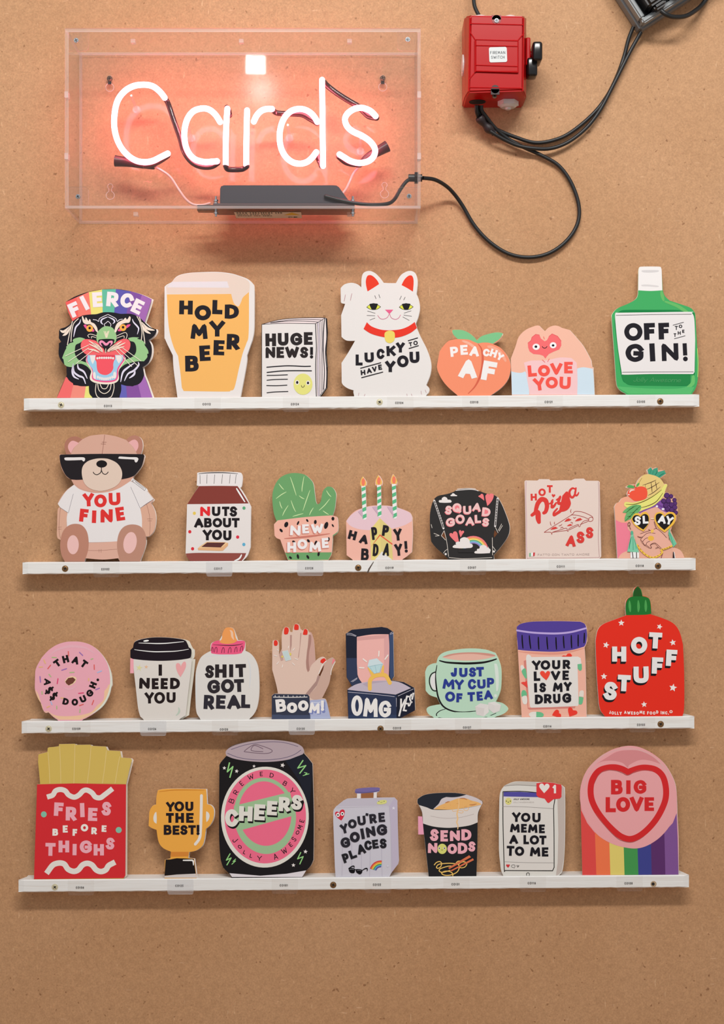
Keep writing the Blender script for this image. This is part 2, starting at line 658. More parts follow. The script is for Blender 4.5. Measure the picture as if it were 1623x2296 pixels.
# ------------------------------------------------------------------ wall and floor
def mdf_material():
    m = bpy.data.materials.new('fibreboard')
    m.use_nodes = True
    nt = m.node_tree
    b = nt.nodes['Principled BSDF']
    b.inputs['Roughness'].default_value = 0.62
    b.inputs['Specular IOR Level'].default_value = 0.3
    tc = nt.nodes.new('ShaderNodeTexCoord')

    def noise(scale, detail=3, rough=.5, stretch=None):
        n = nt.nodes.new('ShaderNodeTexNoise')
        n.inputs['Scale'].default_value = scale
        n.inputs['Detail'].default_value = detail
        n.inputs['Roughness'].default_value = rough
        if stretch:
            mp = nt.nodes.new('ShaderNodeMapping')
            mp.inputs['Scale'].default_value = stretch
            mp.inputs['Rotation'].default_value = (0, stretch[1] * 0.7, 0)
            nt.links.new(tc.outputs['Object'], mp.inputs['Vector'])
            nt.links.new(mp.outputs['Vector'], n.inputs['Vector'])
        else:
            mp = nt.nodes.new('ShaderNodeMapping')
            mp.inputs['Rotation'].default_value = (.5, .63, .4)
            nt.links.new(tc.outputs['Object'], mp.inputs['Vector'])
            nt.links.new(mp.outputs['Vector'], n.inputs['Vector'])
        return n

    def ramp(n, lo, hi, c0, c1):
        r = nt.nodes.new('ShaderNodeValToRGB')
        r.color_ramp.elements[0].position = lo
        r.color_ramp.elements[1].position = hi
        r.color_ramp.elements[0].color = c0
        r.color_ramp.elements[1].color = c1
        nt.links.new(n.outputs['Fac'], r.inputs['Fac'])
        return r

    def mul(a, bb, fac=1.0, mode='MULTIPLY'):
        x = nt.nodes.new('ShaderNodeMix')
        x.data_type = 'RGBA'
        x.blend_type = mode
        x.inputs[0].default_value = fac
        nt.links.new(a, x.inputs[6])
        nt.links.new(bb, x.inputs[7])
        return x.outputs[2]
    base = ramp(noise(5, 4), .35, .7, hexlin('#c3956c'), hexlin('#ca9d75'))
    fib = ramp(noise(420, 4, .7), .3, .7, (.82, .80, .78, 1), (1.12, 1.12, 1.12, 1))
    fib2 = ramp(noise(140, 3, .6), .35, .7, (.93, .92, .91, 1), (1.05, 1.05, 1.05, 1))
    # long pale fibres and small dark specks
    pale = ramp(noise(150, 2, .5, (1.6, 1, .35)), .68, .74, (0, 0, 0, 1), (.12, .10, .07, 1))
    pale2 = ramp(noise(150, 2, .5, (.35, 2, 1.6)), .69, .75, (0, 0, 0, 1), (.11, .09, .07, 1))
    dark = ramp(noise(170, 1, .4), .22, .27, (.62, .55, .5, 1), (1, 1, 1, 1))
    col = mul(base.outputs['Color'], fib.outputs['Color'])
    col = mul(col, fib2.outputs['Color'])
    col = mul(col, dark.outputs['Color'])
    col = mul(col, pale.outputs['Color'], 1, 'ADD')
    col = mul(col, pale2.outputs['Color'], 1, 'ADD')
    nt.links.new(col, b.inputs['Base Color'])
    return m


bm = bmesh.new()
bm_box(bm, (-2.2, 0.0, 0.0), (2.2, 0.02, 2.75))
o = bm_obj('wall_back', bm, mdf_material())
tag(o, 'bare brown fibreboard wall panel behind the shelves', 'wall', kind='structure')
bm = bmesh.new()
bm_box(bm, (-2.2, -3.2, -0.05), (2.2, 0.0, 0.0))
o = bm_obj('floor', bm, pmat('floor_wood', (.44, .26, .14, 1), .5, noise=.1, nscale=20))
tag(o, 'plain floor below the shelf wall', 'floor', kind='structure')

# ------------------------------------------------------------------ shelves


def paint_material():
    m = pmat('white_paint', hexlin('#e8e6e2', 1.1), .5, noise=.0)
    nt = m.node_tree
    b = nt.nodes['Principled BSDF']
    tc = nt.nodes.new('ShaderNodeTexCoord')
    mp = nt.nodes.new('ShaderNodeMapping')
    mp.inputs['Scale'].default_value = (12, 90, 260)
    n = nt.nodes.new('ShaderNodeTexNoise')
    n.inputs['Scale'].default_value = 1
    n.inputs['Detail'].default_value = 5
    n.inputs['Distortion'].default_value = .8
    r = nt.nodes.new('ShaderNodeValToRGB')
    r.color_ramp.elements[0].position, r.color_ramp.elements[1].position = .28, .5
    r.color_ramp.elements[0].color = hexlin('#dfdbd6', 1.1)
    r.color_ramp.elements[1].color = hexlin('#e6e5e2', 1.1)
    bp = nt.nodes.new('ShaderNodeBump')
    bp.inputs['Strength'].default_value = .3
    bp.inputs['Distance'].default_value = .0008
    nt.links.new(tc.outputs['Object'], mp.inputs[0])
    nt.links.new(mp.outputs[0], n.inputs['Vector'])
    nt.links.new(n.outputs['Fac'], r.inputs[0])
    nt.links.new(n.outputs['Fac'], bp.inputs['Height'])
    nt.links.new(r.outputs[0], b.inputs['Base Color'])
    nt.links.new(bp.outputs['Normal'], b.inputs['Normal'])
    return m


PAINT = paint_material()
BRASS = pmat('aged_brass', hexlin('#8d6a45'), .38, .75)
PALEB = pmat('painted_screw', hexlin('#d8cfae'), .45, .3)
SLOT = pmat('screw_slot', hexlin('#1d1613'), .7)
random.seed(4)
SCREWS = {1: ((137, 908, 0), (851, 901.5, 0), (1480, 900, 1)), 2: ((146, 1275, 1), (803, 1273, 1), (1475, 1269, 1)), 3: ((109, 1634, 0), (853, 1634, 1), (1481, 1623.5, 1)), 4: ((123, 1989, 0), (747, 1984, 1), (1465, 1982, 2))}
NAMES = {1: 'topmost white painted wooden shelf batten, carrying the tiger to gin bottle cards', 2: 'second white painted wooden shelf batten from the top, carrying the teddy bear card',
         3: 'third white painted wooden shelf batten from the top, carrying the doughnut card', 4: 'lowest white painted wooden shelf batten, carrying the french fries card'}
for i, (xa, ya, xb, yb, hh) in SHELF.items():
    A, B = W(xa, ya, SH_D), W(xb, yb, SH_D)
    H = hh * S * (D - SH_D) / D
    rt = root('wooden_shelf', NAMES[i], 'shelf', ((A[0] + B[0]) / 2, -SH_D / 2, (A[2] + B[2]) / 2 - H), 'white shelf battens on the wall')
    # the batten: a bar along x, its long edges a little worn, ends chamfered
    bm = bmesh.new()
    N = 120
    prof = [(0, 0), (SH_D - .0012, 0), (SH_D, .0012), (SH_D, H - .001), (SH_D - .001, H), (0, H)]
    rings = []
    for k in range(N + 1):
        t = k / N
        x = A[0] + (B[0] - A[0]) * t
        z = A[2] + (B[2] - A[2]) * t - H
        ring = []
        for j, (d, h) in enumerate(prof):
            jit = random.uniform(-.00035, .00035) if j in (1, 2) else random.uniform(-.00012, 0.0) if j == 3 else 0
            dd = d
            xx = x
            if k in (0, N) and j in (2, 3):
                dd = d - .0016
            if k == 0 and j < 1 or k == 0 and j == 5:
                xx = x + (.011 if i > 2 else .002)
            if k == N and j in (0, 5):
                xx = x - (.011 if i > 2 else .002)
            ring.append(bm.verts.new((xx, -dd + (jit if j == 3 else 0), z + h + (jit if j in (1, 2) else 0))))
        rings.append(ring)
    for a, b_ in zip(rings, rings[1:]):
        for j in range(6):
            bm.faces.new((a[j], a[(j + 1) % 6], b_[(j + 1) % 6], b_[j]))
    bm.faces.new(rings[0][::-1])
    bm.faces.new(rings[-1])
    bm_obj('batten', bm, PAINT, rt)
    for (sx, sy, kd) in SCREWS[i]:
        c3 = Vector(W(sx, sy, SH_D))
        bm = bmesh.new()
        r = .0042
        if kd == 2:      # an empty countersunk hole
            bm_cyl(bm, c3 + Vector((0, .001, 0)), c3 + Vector((0, -.0002, 0)), r * .9, r * .95, 20, 0)
            bm_cyl(bm, c3 + Vector((-.0006, .0, 0)), c3 + Vector((-.0006, -.0003, 0)), r * .5, r * .5, 16, 1)
            bm_obj('screw_hole', bm, [pmat('bare_wood', hexlin('#b89f80'), .7), SLOT], rt)
            continue
        bm_cyl(bm, c3 + Vector((0, .001, 0)), c3 + Vector((0, -.0004, 0)), r, r, 24, 0)
        bm_cyl(bm, c3 + Vector((0, -.0003, 0)), c3 + Vector((0, -.0007, 0)), r * .86, r * .6, 24, 0)
        a0 = random.uniform(0, 1.5)
        for q in range(2):
            dx, dz = math.cos(a0 + q * math.pi / 2), math.sin(a0 + q * math.pi / 2)
            p = c3 + Vector((0, -.00075, 0))
            vs = []
            for (l, w_) in ((-1, -1), (1, -1), (1, 1), (-1, 1)):
                vs.append(bm.verts.new(p + Vector((dx * l * r * .52 - dz * w_ * r * .13, 0, dz * l * r * .52 + dx * w_ * r * .13))))
            f = bm.faces.new(vs)
            f.material_index = 1
        bm_obj('screw', bm, [(PALEB, BRASS)[kd], SLOT], rt)
K = '25222b'      # printed black
WH = 'e3ddda'     # printed white
GROUP = 'die-cut greeting cards on the white shelves'

# ================================================================== top shelf
c = Card('tiger_greeting_card', 'black tiger head greeting card with a rainbow banner, left end of the top shelf', 1, (120, 640, 240), group=GROUP)
c.sheet('''50 1705* 130 1510 190 1385 200 1340 195 1230 120 1150 78 1050 82 920 80 880* 115 855* 80 800* 85 680* 110 655 180 632 245 590 290 545* 240 440 200 340 180 255* 300 180 450 120 560 90 740 60 950 55
 1150 85 1340 140 1490 210* 1450 350 1380 560* 1450 625 1500 655 1550 660* 1560 700 1520 770 1440 830* 1480 900 1490 1000 1470 1100 1420 1180 1350 1240* 1360 1300 1375 1360* 1420 1470 1500 1705*''', K, back=(28, 6), backgap=.004)
for pts, col in (('180 255 350 178 400 460 380 490 290 545 230 420', 'ee5f5c'), ('350 178 535 100 570 440 440 455 380 490', 'f4776a'), ('535 100 735 62 745 415 640 438 570 440', 'e3d877'),
                 ('735 62 945 55 920 412 830 408 745 415', '62b69b'), ('945 55 1170 88 1105 432 1010 430 920 412', '5c56a8'), ('1170 88 1340 140 1240 450 1105 432', '7d4f9b'), ('1340 140 1490 210 1380 560 1300 500 1240 450', '9d66ab')):
    c.part('banner_stripe').poly(pts, col)
for pts, col in (('50 1705 190 1385 290 1470 300 1510 255 1705', 'f96a68'), ('255 1705 300 1510 440 1525 490 1530 465 1705', 'fb8a7a'), ('465 1705 490 1530 535 1525 540 1620 590 1705', 'e0db7b'),
                 ('1000 1705 1020 1600 1025 1500 1100 1520 1115 1705', '6260b0'), ('1115 1705 1100 1520 1200 1530 1280 1490 1330 1705', '824f99'), ('1330 1705 1280 1490 1340 1430 1375 1360 1500 1705', 'a069b0')):
    c.part('banner_stripe').poly(pts, col)
c.part('lettering').letters([('F', 315, 365, 150, 215, -24), ('I', 470, 265, 95, 225, -27), ('E', 665, 215, 150, 225, -4), ('R', 895, 210, 180, 220, 5), ('C', 1110, 225, 190, 220, 22), ('E', 1275, 320, 150, 215, 26)], 66, 'eae0e3')
c.part('tiger_head').blob('''290 545* 360 495 450 455 560 440 650 435 740 410 830 405 920 412 1010 430 1160 430 1260 460 1330 510 1380 560 1440 620 1550 665* 1550 700 1500 770 1440 830* 1485 920 1480 1050 1440 1170 1350 1240* 1365 1300 1370 1370 1330 1460
 1260 1510 1130 1525 1025 1500* 1025 1600 990 1705* 600 1705* 545 1640 535 1525* 400 1525 290 1480 220 1420 200 1340 195 1230* 120 1150 78 1050 85 930 115 855* 85 790 90 680* 180 640 245 590''', K)
c.part('green_cheek').blob('290 840* 310 810 400 788 480 810* 400 870 340 900 325 960 325 1040 370 1120 440 1150 500 1170* 540 1230 570 1300* 510 1230 430 1190 370 1190 330 1200 290 1240* 240 1235* 200 1225 165 1200* 150 1120* 130 1100* 170 1000 200 940* 190 935 240 880 300 860', '93bf86')
c.part('green_cheek').blob('1130 800* 1200 785 1300 790* 1270 810 1340 830 1400 890* 1380 900 1430 980 1440 1035* 1420 1040 1420 1090 1370 1150* 1270 1150 1180 1170 1080 1200 1000 1265* 1040 1180 1090 1130 1200 1080 1250 1010 1250 920 1220 860 1160 840', '93bf86')
c.part('muzzle').blob('420 870 460 820 540 815* 640 840 700 900 760 960 790 1020 850 950 920 890 980 840 1060 808* 1130 820 1165 880 1150 970 1100 1020 1060 1055* 920 1060 790 1060 640 1060 510 1055* 450 1010 415 940', 'ee6468')
c.part('jaw').blob('510 1060* 1060 1060* 1095 1110 1050 1190 1000 1270 985 1330 990 1420 940 1475 820 1500 660 1485 570 1445 550 1390 570 1300 540 1230 490 1140', 'efdccb')
c.blob('500 1060* 1075 1060* 1080 1120 1030 1200 985 1280 975 1400 930 1450 820 1470 690 1460 600 1430 580 1380 590 1310 550 1220 500 1150', 'e25489')
c.blob('520 1055* 1055 1055* 1050 1130 1010 1190 965 1270 950 1400 900 1435 780 1445 650 1430 605 1400 600 1330 590 1270 540 1200 510 1130', '98c6e0')
c.blob('640 1055* 930 1055* 935 1110 915 1150 905 1200 905 1260 870 1320 800 1358 720 1345 670 1300 655 1230 650 1160 630 1120', 'ec5561')
c.blob('640 1055* 930 1055* 920 1090 780 1080 650 1090', 'd6404f')
c.part('fang').poly('550 1060 635 1060 630 1120 595 1195 570 1150', WH)
c.part('fang').poly('940 1060 1040 1060 1030 1130 990 1185 955 1130', WH)
c.part('fang').blob('600 1330 625 1310 640 1350 640 1415 610 1410 600 1380', WH)
c.part('fang').blob('910 1320 935 1310 950 1340 945 1400 905 1405 905 1360', WH)
c.part('small_teeth')
for i in range(8):
    c.ell(665 + i * 34, 1098 + (6 if i in (0, 7) else 0), 16, 18, WH, n=10)
    c.L -= 1
for i in range(8):
    c.ell(672 + i * 31, 1418 - abs(i - 3.5) ** 2 * 2.2, 15, 25, WH, n=10)
    c.L -= 1
c.L += 1
c.part('nose').blob('650 800 660 720 710 660 770 622 830 620 890 640 935 700 955 780 940 860 905 880* 920 820 800 810 690 820* 680 870 660 850', '93bf86')
c.blob('680 830 740 820 800 850 870 815 920 825 910 880 880 930 820 955 800 1020 790 1020 775 960 720 930 690 890', K)
c.blob('690 860 720 832 760 845 800 875 840 845 890 840 895 880 850 930* 870 880 850 870 820 905 780 910 740 870 720 880 745 930* 705 900', 'f08fb0')
c.lines('790 1020 792 960/765 695 795 790 800 730 810 790 840 690', 11, 'e3d6bb', False)
c.lines('790 700 798 780 822 700', 14, 'e3d6bb', False)
c.part('eyebrow').blob('430 480 445 465* 470 520 480 525* 485 485 500 490* 530 540 540 510* 560 520 570 555 620 580 660 640 675 720* 640 690 610 640 560 590 500 590 450 560', 'ecd8c8')
c.part('eyebrow').blob('1170 490 1150 465* 1130 500 1110 520* 1090 490 1060 520* 980 560 940 620 925 700 945 715* 980 650 1030 590 1090 570 1150 560', 'ecd8c8')
for dx, p1, p2 in ((0, '455 605 490 595 510 640 500 665', '585 640 620 690 585 702 570 680'), (1, '1110 600 1165 590 1150 620 1100 650', '975 690 990 660 1030 640 1030 690')):
    c.part('eye').blob(p1, 'e0548f').blob(p2, 'e0548f').ell((548, 1052)[dx], (652, 640)[dx], 52, 52, 'efa74a').ell((548, 1054)[dx], (646, 634)[dx], 19, 20, '1f1b22')
c.part('face_stripes').lines('600 518 650 525 685 545 700 500 825 440/1045 512 1000 520 965 545 940 500 825 440/780 620 770 590 800 565 825 545 855 570 870 590 865 620', 9, 'e6dfe6')
c.part('face_stripes').lines('750 590 722 560 735 515 825 475/900 580 925 550 905 515 825 475', (7, 24), 'd9d4e6')
c.part('face_stripes').lines('410 515 395 570 340 630 320 700 305 780/1195 510 1215 560 1270 620 1290 660 1270 740', (6, 24), 'd9d4e6')
c.part('face_stripes').lines('375 505 310 570 285 650 270 750 265 850/285 545 255 680 240 740 210 900/1265 470 1310 560 1340 700 1330 830/1300 480 1350 640 1385 870', 12, 'efdccb')
c.part('ear_hair').lines('100 680 160 700 265 610/140 760 200 720 265 600/1340 560 1420 650 1530 680/1350 580 1390 680 1470 730', (8, 40), 'ecd8c8')
c.part('face_stripes').lines('540 790 520 760 560 738 660 765/575 800 580 775 640 790/950 770 1080 715 1115 750 1100 810/955 800 1060 765 1070 800', 9, 'efdccb')
c.part('neck_stripes').lines('300 1190 285 1300 310 1380 380 1420/300 1200 310 1310 380 1370 450 1400 485 1490/365 1195 380 1260 460 1310 510 1410/1285 1165 1290 1210 1220 1290 1130 1340 1075 1445/1235 1290 1220 1350 1150 1405/1220 1180 1120 1250 1050 1320 1018 1460', (10, 30), 'd9d4e6')
c.part('collar_rings').lines('645 1495 635 1600 660 1680 700 1705/915 1490 915 1570 880 1680 830 1705/670 1490 690 1590 770 1640 850 1590 875 1490/705 1495 740 1560 800 1560 835 1495', 11, 'efdccb')
c.part('whiskers').lines('180 1070 530 905/225 1155 530 950/345 1185 600 980/930 960 1185 1230/985 955 1275 1215/1050 950 1325 1145', 9, 'efe3cf', False)
for a in ('535 840 740 995', '540 890 745 1010', '525 965 690 1015', '600 870 745 985', '820 1000 1030 850', '835 1005 1085 870', '850 995 1070 930', '820 985 960 890'):
    x1, y1, x2, y2 = map(float, a.split())
    c.line([(x1, y1), ((x1 + x2) / 2 + 6, (y1 + y2) / 2 - 10), (x2, y2)], (10, 26), 'ecd2c0')
    c.L -= 1
c.done()

c = Card('beer_glass_greeting_card', 'beer glass greeting card reading hold my beer, second on the top shelf', 1, (360, 600, 240), group=GROUP)
c.sheet('255 1965* 200 1560 185 1330* 75 1100 58 990 60 290* 100 255 170 220* 250 130 400 85 600 70 850 65 1050 85 1180 120 1310 170 1390 240 1418 320 1420 700 1415 960 1390 1100* 1310 1330* 1300 1480 1210 1965*', 'dfd9d6', back=(10, 3))
c.part('foam').blob('85 285* 170 220 250 140 400 90 600 78 850 75 1050 95 1180 130 1290 175 1350 240 1345 370* 1290 430 1250 450 1220 520 1190 580 1160 585 1110 540 1070 400* 95 395*', 'ddcabd')
c.part('glass_rim').poly('90 300 170 215 1010 210 1040 305', 'dcd5d9')
c.part('beer').blob('95 405* 1070 400* 1090 480 1115 545 1160 585 1190 580 1220 520 1250 450 1340 370* 1335 1000 1300 1150 1245 1300 1190 1520 1120 1820 1060 1865 980 1880 350 1872* 322 1820* 300 1600 265 1340* 200 1210 140 1000 110 750', 'edb062')
c.part('lettering').letters([('H', 385, 605, 205, 210, 1), ('O', 640, 685, 250, 230, 0), ('L', 862, 600, 155, 215, 2), ('D', 1080, 668, 215, 215, 1)], 74, K)
c.part('lettering').letters([('M', 585, 968, 255, 225, 1), ('Y', 858, 928, 230, 235, 0)], 70, K)
c.part('lettering').letters([('B', 475, 1455, 205, 240, -1), ('E', 672, 1298, 165, 235, -3), ('E', 885, 1215, 165, 228, 2), ('R', 1100, 1125, 195, 235, 2)], 78, K)
c.done()

c = Card('newspaper_greeting_card', 'folded newspaper greeting card reading huge news, third on the top shelf', 1, (570, 700, 180), group=GROUP)
c.sheet('155 1700 150 245 500 150 900 115 1420 110 1455 125 1470 400 1445 800 1470 1100 1460 1530 1330 1700', 'ddd8d5', smooth=False, back=(18, 4), edge='3b3538')
c.part('page_edges').poly('175 240 500 160 900 122 1420 118 1240 230', 'e6d5d5').poly('1245 235 1430 120 1455 140 1465 400 1440 800 1462 1100 1452 1520 1300 1700 1250 1700', 'ded2d0')
c.lines('160 245 600 225 1240 232/160 245 500 155 900 118 1430 113/330 215 700 180 1000 180 1290 200/330 210 700 160 1000 145 1350 155/1240 230 1330 180 1430 115', 11, K)
c.lines('1237 235 1255 700 1240 1100 1255 1700/1425 125 1400 380 1395 800 1420 1200 1400 1560/1450 125 1465 500 1440 800 1465 1200 1455 1525', 16, K)
c.lines('1275 215 1290 600 1270 1100 1290 1695/1310 190 1330 600 1310 1100 1325 1690/1345 175 1370 600 1345 1100 1360 1630/1385 150 1385 600 1375 1100 1385 1590', 9, '4a4550')
c.lines('1290 215 1310 600 1290 1100 1305 1690', 14, 'cabfd0')
c.line('152 245 150 1700', 10, K)
c.line('1320 1695 1455 1525', 9, K)
c.part('lettering').text('HUGE', 225, 552, 1180, 540, 255, 84, '332b2c', gap=.14, dys=[8, 0, 0, -10])
c.part('lettering').text('NEWS', 228, 815, 1090, 812, 222, 76, '332b2c', gap=.12).letters([('!', 1158, 820, 60, 230, 0)], 58, '1f1a1d')
c.part('text_rules').lines('255 1112 600 1085 800 1085 1000 1095 1135 1092/260 1218 520 1190 800 1182 1155 1185', 21, K)
c.lines('258 1278 450 1275 670 1265/258 1375 400 1362 670 1355/252 1482 450 1485 660 1475/258 1628 420 1612 680 1602', 17, K)
c.part('smiling_face').ell(985, 1455, 192, 215, 'd9d67c').ell(868, 1420, 40, 48, WH).ell(1088, 1430, 40, 46, WH).ell(868, 1420, 24, 30, K).ell(1086, 1430, 22, 28, K).line('952 1480 962 1510 985 1518 1008 1500 1012 1475', 10, K)
c.done()

c = Card('lucky_cat_greeting_card', 'white lucky cat greeting card with red collar and raised paw, middle of the top shelf', 1, (750, 600, 240), group=GROUP)
c.sheet('''300 1950* 285 1890 290 1860* 200 1830 130 1780 108 1740* 105 1445* 200 1300 310 1110* 180 1105 105 1050* 100 720* 160 550* 110 540 95 520* 92 310* 150 255 250 230 340 250 405 300* 410 160 440 80 520 50 600 75 680 150 740 230*
 830 235 930 235* 1000 120 1080 65 1150 50 1210 75 1245 150 1255 250 1240 400* 1275 500 1290 620 1270 740 1230 850* 1245 920* 1300 1050 1400 1250 1460 1450 1450 1620 1390 1780* 1430 1830 1425 1890 1380 1940*''', 'dcd8d5', back=(8, 4))
c.part('ear').blob('500 362* 478 270 475 190 500 125 550 115 600 145 650 200 675 250* 600 300', 'dc3a24')
c.part('ear').blob('1188 365* 1198 250 1195 170 1170 122 1120 125 1060 180 1015 265* 1100 310', 'dc3a24')
for x in (592, 1085):
    c.part('eye').blob('%d 600* %d 560 %d 540 %d 560 %d 595* %d 632 %d 642 %d 632' % (x - 110, x - 60, x, x + 60, x + 112, x + 60, x, x - 60), K)
    c.blob('%d 597* %d 568 %d 555 %d 568 %d 595* %d 627 %d 636 %d 627' % (x - 98, x - 60, x, x + 60, x + 100, x + 55, x, x - 55), 'd3d84a').blob('%d 552 %d 545 %d 550 %d 590 %d 635 %d 640 %d 632 %d 590' % (x - 60, x, x + 62, x + 52, x + 30, x, x - 30, x - 52), '1d1b1e')
c.part('nose').poly('765 638 890 638 832 705', 'dd5c85')
c.part('mouth').lines('655 725 690 770 740 782 800 755 832 705 860 760 920 785 970 765 1000 718', 7, 'c4527c')
c.part('whiskers').lines('500 658 615 692/490 725 610 730/535 795 612 765/1055 690 1160 655/1050 720 1168 738/1035 748 1132 800', 6, '4a4648', False)
c.lines('610 425 628 470/672 410 688 458/1012 432 988 485/1070 448 1048 490', 7, '4a4648', False)
c.lines('165 412 145 508/262 395 240 495', 6, 'a86a75')
c.lines('368 1900 362 1940/462 1918 450 1945/1095 1915 1100 1940/1165 1915 1172 1940/1312 1870 1318 1920/1375 1855 1390 1895', 6, 'b38a90', False)
c.part('collar').blob('490 828* 560 890 700 940 850 950 1000 935 1120 890 1215 825* 1248 915* 1150 990 1000 1050 850 1065 700 1045 550 1000 440 930*', 'dc3424')
c.part('bell').blob('765 985 830 955 900 975 915 1040 900 1110 840 1145 780 1120 758 1050', 'dfca63')
c.part('lettering').letters([('L', 372, 1400, 105, 165, 0), ('U', 525, 1362, 140, 150, -2), ('C', 695, 1308, 115, 155, 2), ('K', 855, 1263, 135, 150, -3), ('Y', 998, 1212, 128, 148, 0)], 47, K)
c.part('lettering').letters([('T', 1152, 1162, 52, 62, -8), ('O', 1228, 1142, 66, 66, 0)], 16, K).lines('1118 1108 1258 1066/1130 1226 1270 1184', 14, K, False)
c.part('lettering').letters([('H', 432, 1590, 70, 75, -6), ('A', 525, 1562, 75, 78, -8), ('V', 605, 1540, 70, 78, -8), ('E', 690, 1510, 55, 78, -8)], 22, K).lines('395 1525 700 1442/412 1668 730 1584', 14, K, False)
c.part('lettering').letters([('Y', 845, 1500, 150, 165, 0), ('O', 1035, 1420, 175, 178, 0), ('U', 1212, 1360, 148, 170, -2)], 52, K)
c.done()

c = Card('peach_greeting_card', 'orange peach greeting card with two green leaves on the top shelf', 1, (970, 725, 190), group=GROUP)
c.sheet('''480 1368* 300 1220 180 1080 100 920 80 820* 110 650 130 540* 200 440 300 340 420 305 500 300* 420 240 360 160 390 125 520 120 650 160 750 220 840 320* 930 250 1060 205 1220 170 1335 185 1330 240 1290 310 1220 365 1150 395* 1300 470 1420 610 1490 780 1480 960 1420 1110 1300 1240 1110 1368*''', 'f78b69', back=(6, 6))
c.part('leaf').blob('372 140 430 122 560 128 680 175 780 250 845 325* 870 385* 780 350 680 310 480 300* 400 220', '78bb85')
c.part('leaf').blob('845 325* 930 250 1060 205 1220 172 1335 188 1325 235 1270 310 1150 390* 1060 370 960 368 870 385*', '78bb85')
c.part('highlight').blob('550 335* 600 325 700 360 790 420 815 450* 760 460 690 410 600 370', 'f4ab94').blob('1045 430* 1120 425 1250 480 1340 570 1410 700 1400 735 1370 720 1290 600 1180 510 1060 470', 'f4a288')
c.part('crease').line('870 395 930 480 955 620 955 780 930 930 880 1080 800 1220 680 1345', (12, 46), 'cd6048')
c.part('lettering').letters([('P', 412, 542, 150, 190, -6), ('E', 600, 508, 140, 188, -4), ('A', 800, 532, 180, 190, 6)], 54, 'e9e4e2')
c.part('lettering').letters([('C', 1025, 560, 125, 145, 8), ('H', 1165, 572, 130, 150, 18), ('Y', 1290, 640, 125, 135, 28)], 44, 'e9e4e2')
c.part('lettering').letters([('A', 678, 868, 340, 350, 4), ('F', 1080, 912, 265, 370, 10)], 112, 'e6e3e1')
c.done()

c = Card('heart_hands_greeting_card', 'hands forming a heart greeting card with blue cuffs on the top shelf', 1, (1140, 720, 210), group=GROUP)
c.sheet('''58 1275* 45 860* 40 650* 120 440 180 270 300 150 470 80 530 80* 580 130 630 175* 690 115 780 78 860 85 920 115* 1060 155* 1180 290 1300 440 1430 680* 1445 790* 1465 800* 1475 1000 1488 1275*''', 'e8b49e', back=(8, 4))
c.part('cuff').blob('48 870* 130 890 220 895 290 870* 340 1000 360 1275* 58 1275*', 'c6d8e4')
c.part('cuff').blob('1190 820* 1300 800 1460 825* 1475 1000 1488 1275* 1190 1275*', 'c6d8e4')
c.part('pink_patch').blob('265 720* 400 685 640 680 700 670* 900 630 1090 640* 1180 720* 1195 1000 1190 1275* 370 1275* 320 1000 300 860', 'edbfc0')
c.part('heart').poly('335 380 390 335 405 280 470 228 535 240 560 300 625 350 665 330 700 265 755 220 850 262 910 340 915 420 880 490 780 530 700 570 660 615 640 650 600 600 540 580 430 570 365 525 340 460', 'f26a6c')
c.line('335 380 390 335 405 280 470 228 535 240', 7, 'd0454a', False).line('700 265 755 220 850 262 912 345', 7, 'd0454a', False)
c.part('eye').ell(478, 445, 62, 54, 'f3f0ee').ell(474, 443, 24, 22, K)
c.part('eye').ell(772, 418, 58, 53, 'f3f0ee').ell(772, 421, 23, 20, K)
c.part('smile').line('585 440 600 460 625 468 650 460 666 438', 11, K)
c.part('spark_lines').lines('585 672 630 712/705 655 678 702/608 270 620 310', (8, 22), 'e44843')
c.part('lettering').letters([('L', 410, 862, 150, 195, -5), ('O', 614, 858, 208, 198, 0), ('V', 828, 830, 205, 198, 0), ('E', 1038, 805, 148, 198, 0)], 62, 'ee5348')
c.part('lettering').letters([('Y', 530, 1092, 190, 215, -8), ('O', 748, 1065, 212, 200, 0), ('U', 980, 1070, 192, 210, 2)], 60, 'ee5348')
c.done()

c = Card('gin_bottle_greeting_card', 'green gin bottle greeting card with white cap, right end of the top shelf', 1, (1360, 590, 230), group=GROUP)
c.sheet('''330 2070* 230 2020 170 1950 150 1850* 120 1400 90 1000 82 820* 130 750 200 700 330 645 440 585 490 520 500 430* 505 120* 520 70 560 55 820 55 860 75 870 120* 885 420* 920 520 1000 595* 1200 660 1330 710 1390 780 1405 850* 1430 1300 1455 1550 1440 1850 1400 1990 1340 2070*''', '3fa45e', back=(-8, 4), edge='e4efcf')
c.part('bottle_cap').blob('500 430* 505 120* 520 70 560 55 820 55 860 75 870 120* 880 430* 690 440', 'e5e1df').blob('550 120 620 110 800 112 825 125 800 140 690 150 580 145', 'cdc9c8').blob('550 345 640 338 800 355 825 370 790 378 660 368 570 365', 'cfcbca')
c.part('glass_shade').blob('160 800* 200 765 300 740 700 738 1100 740 1180 755* 1390 790* 1400 1300 1395 1750 1330 1770 1325 1880 1300 1925 1200 1945 700 1940 400 1935 300 1900 240 1820 190 1500 140 1100 125 900', '157c40')
c.poly('245 1765 1330 1765 1325 1880 1300 1925 1000 1945 400 1935 300 1900 240 1820', '218043')
c.part('highlight').lines('865 450 880 520 900 590/930 610 1100 670 1220 740 1290 785', (30, 52), '63b162')
c.part('worn_edge').lines('1435 1350 1445 1600 1440 1800', 6, 'dfe97a')
c.part('highlight').lines('1370 1790 1360 1900 1280 1970', (40, 60), '66b868')
c.part('bottom_glass').blob('170 1960 300 1960 700 1985 1100 1985 1250 1960* 1390 1960* 1330 2068* 340 2068*', '54b36a')
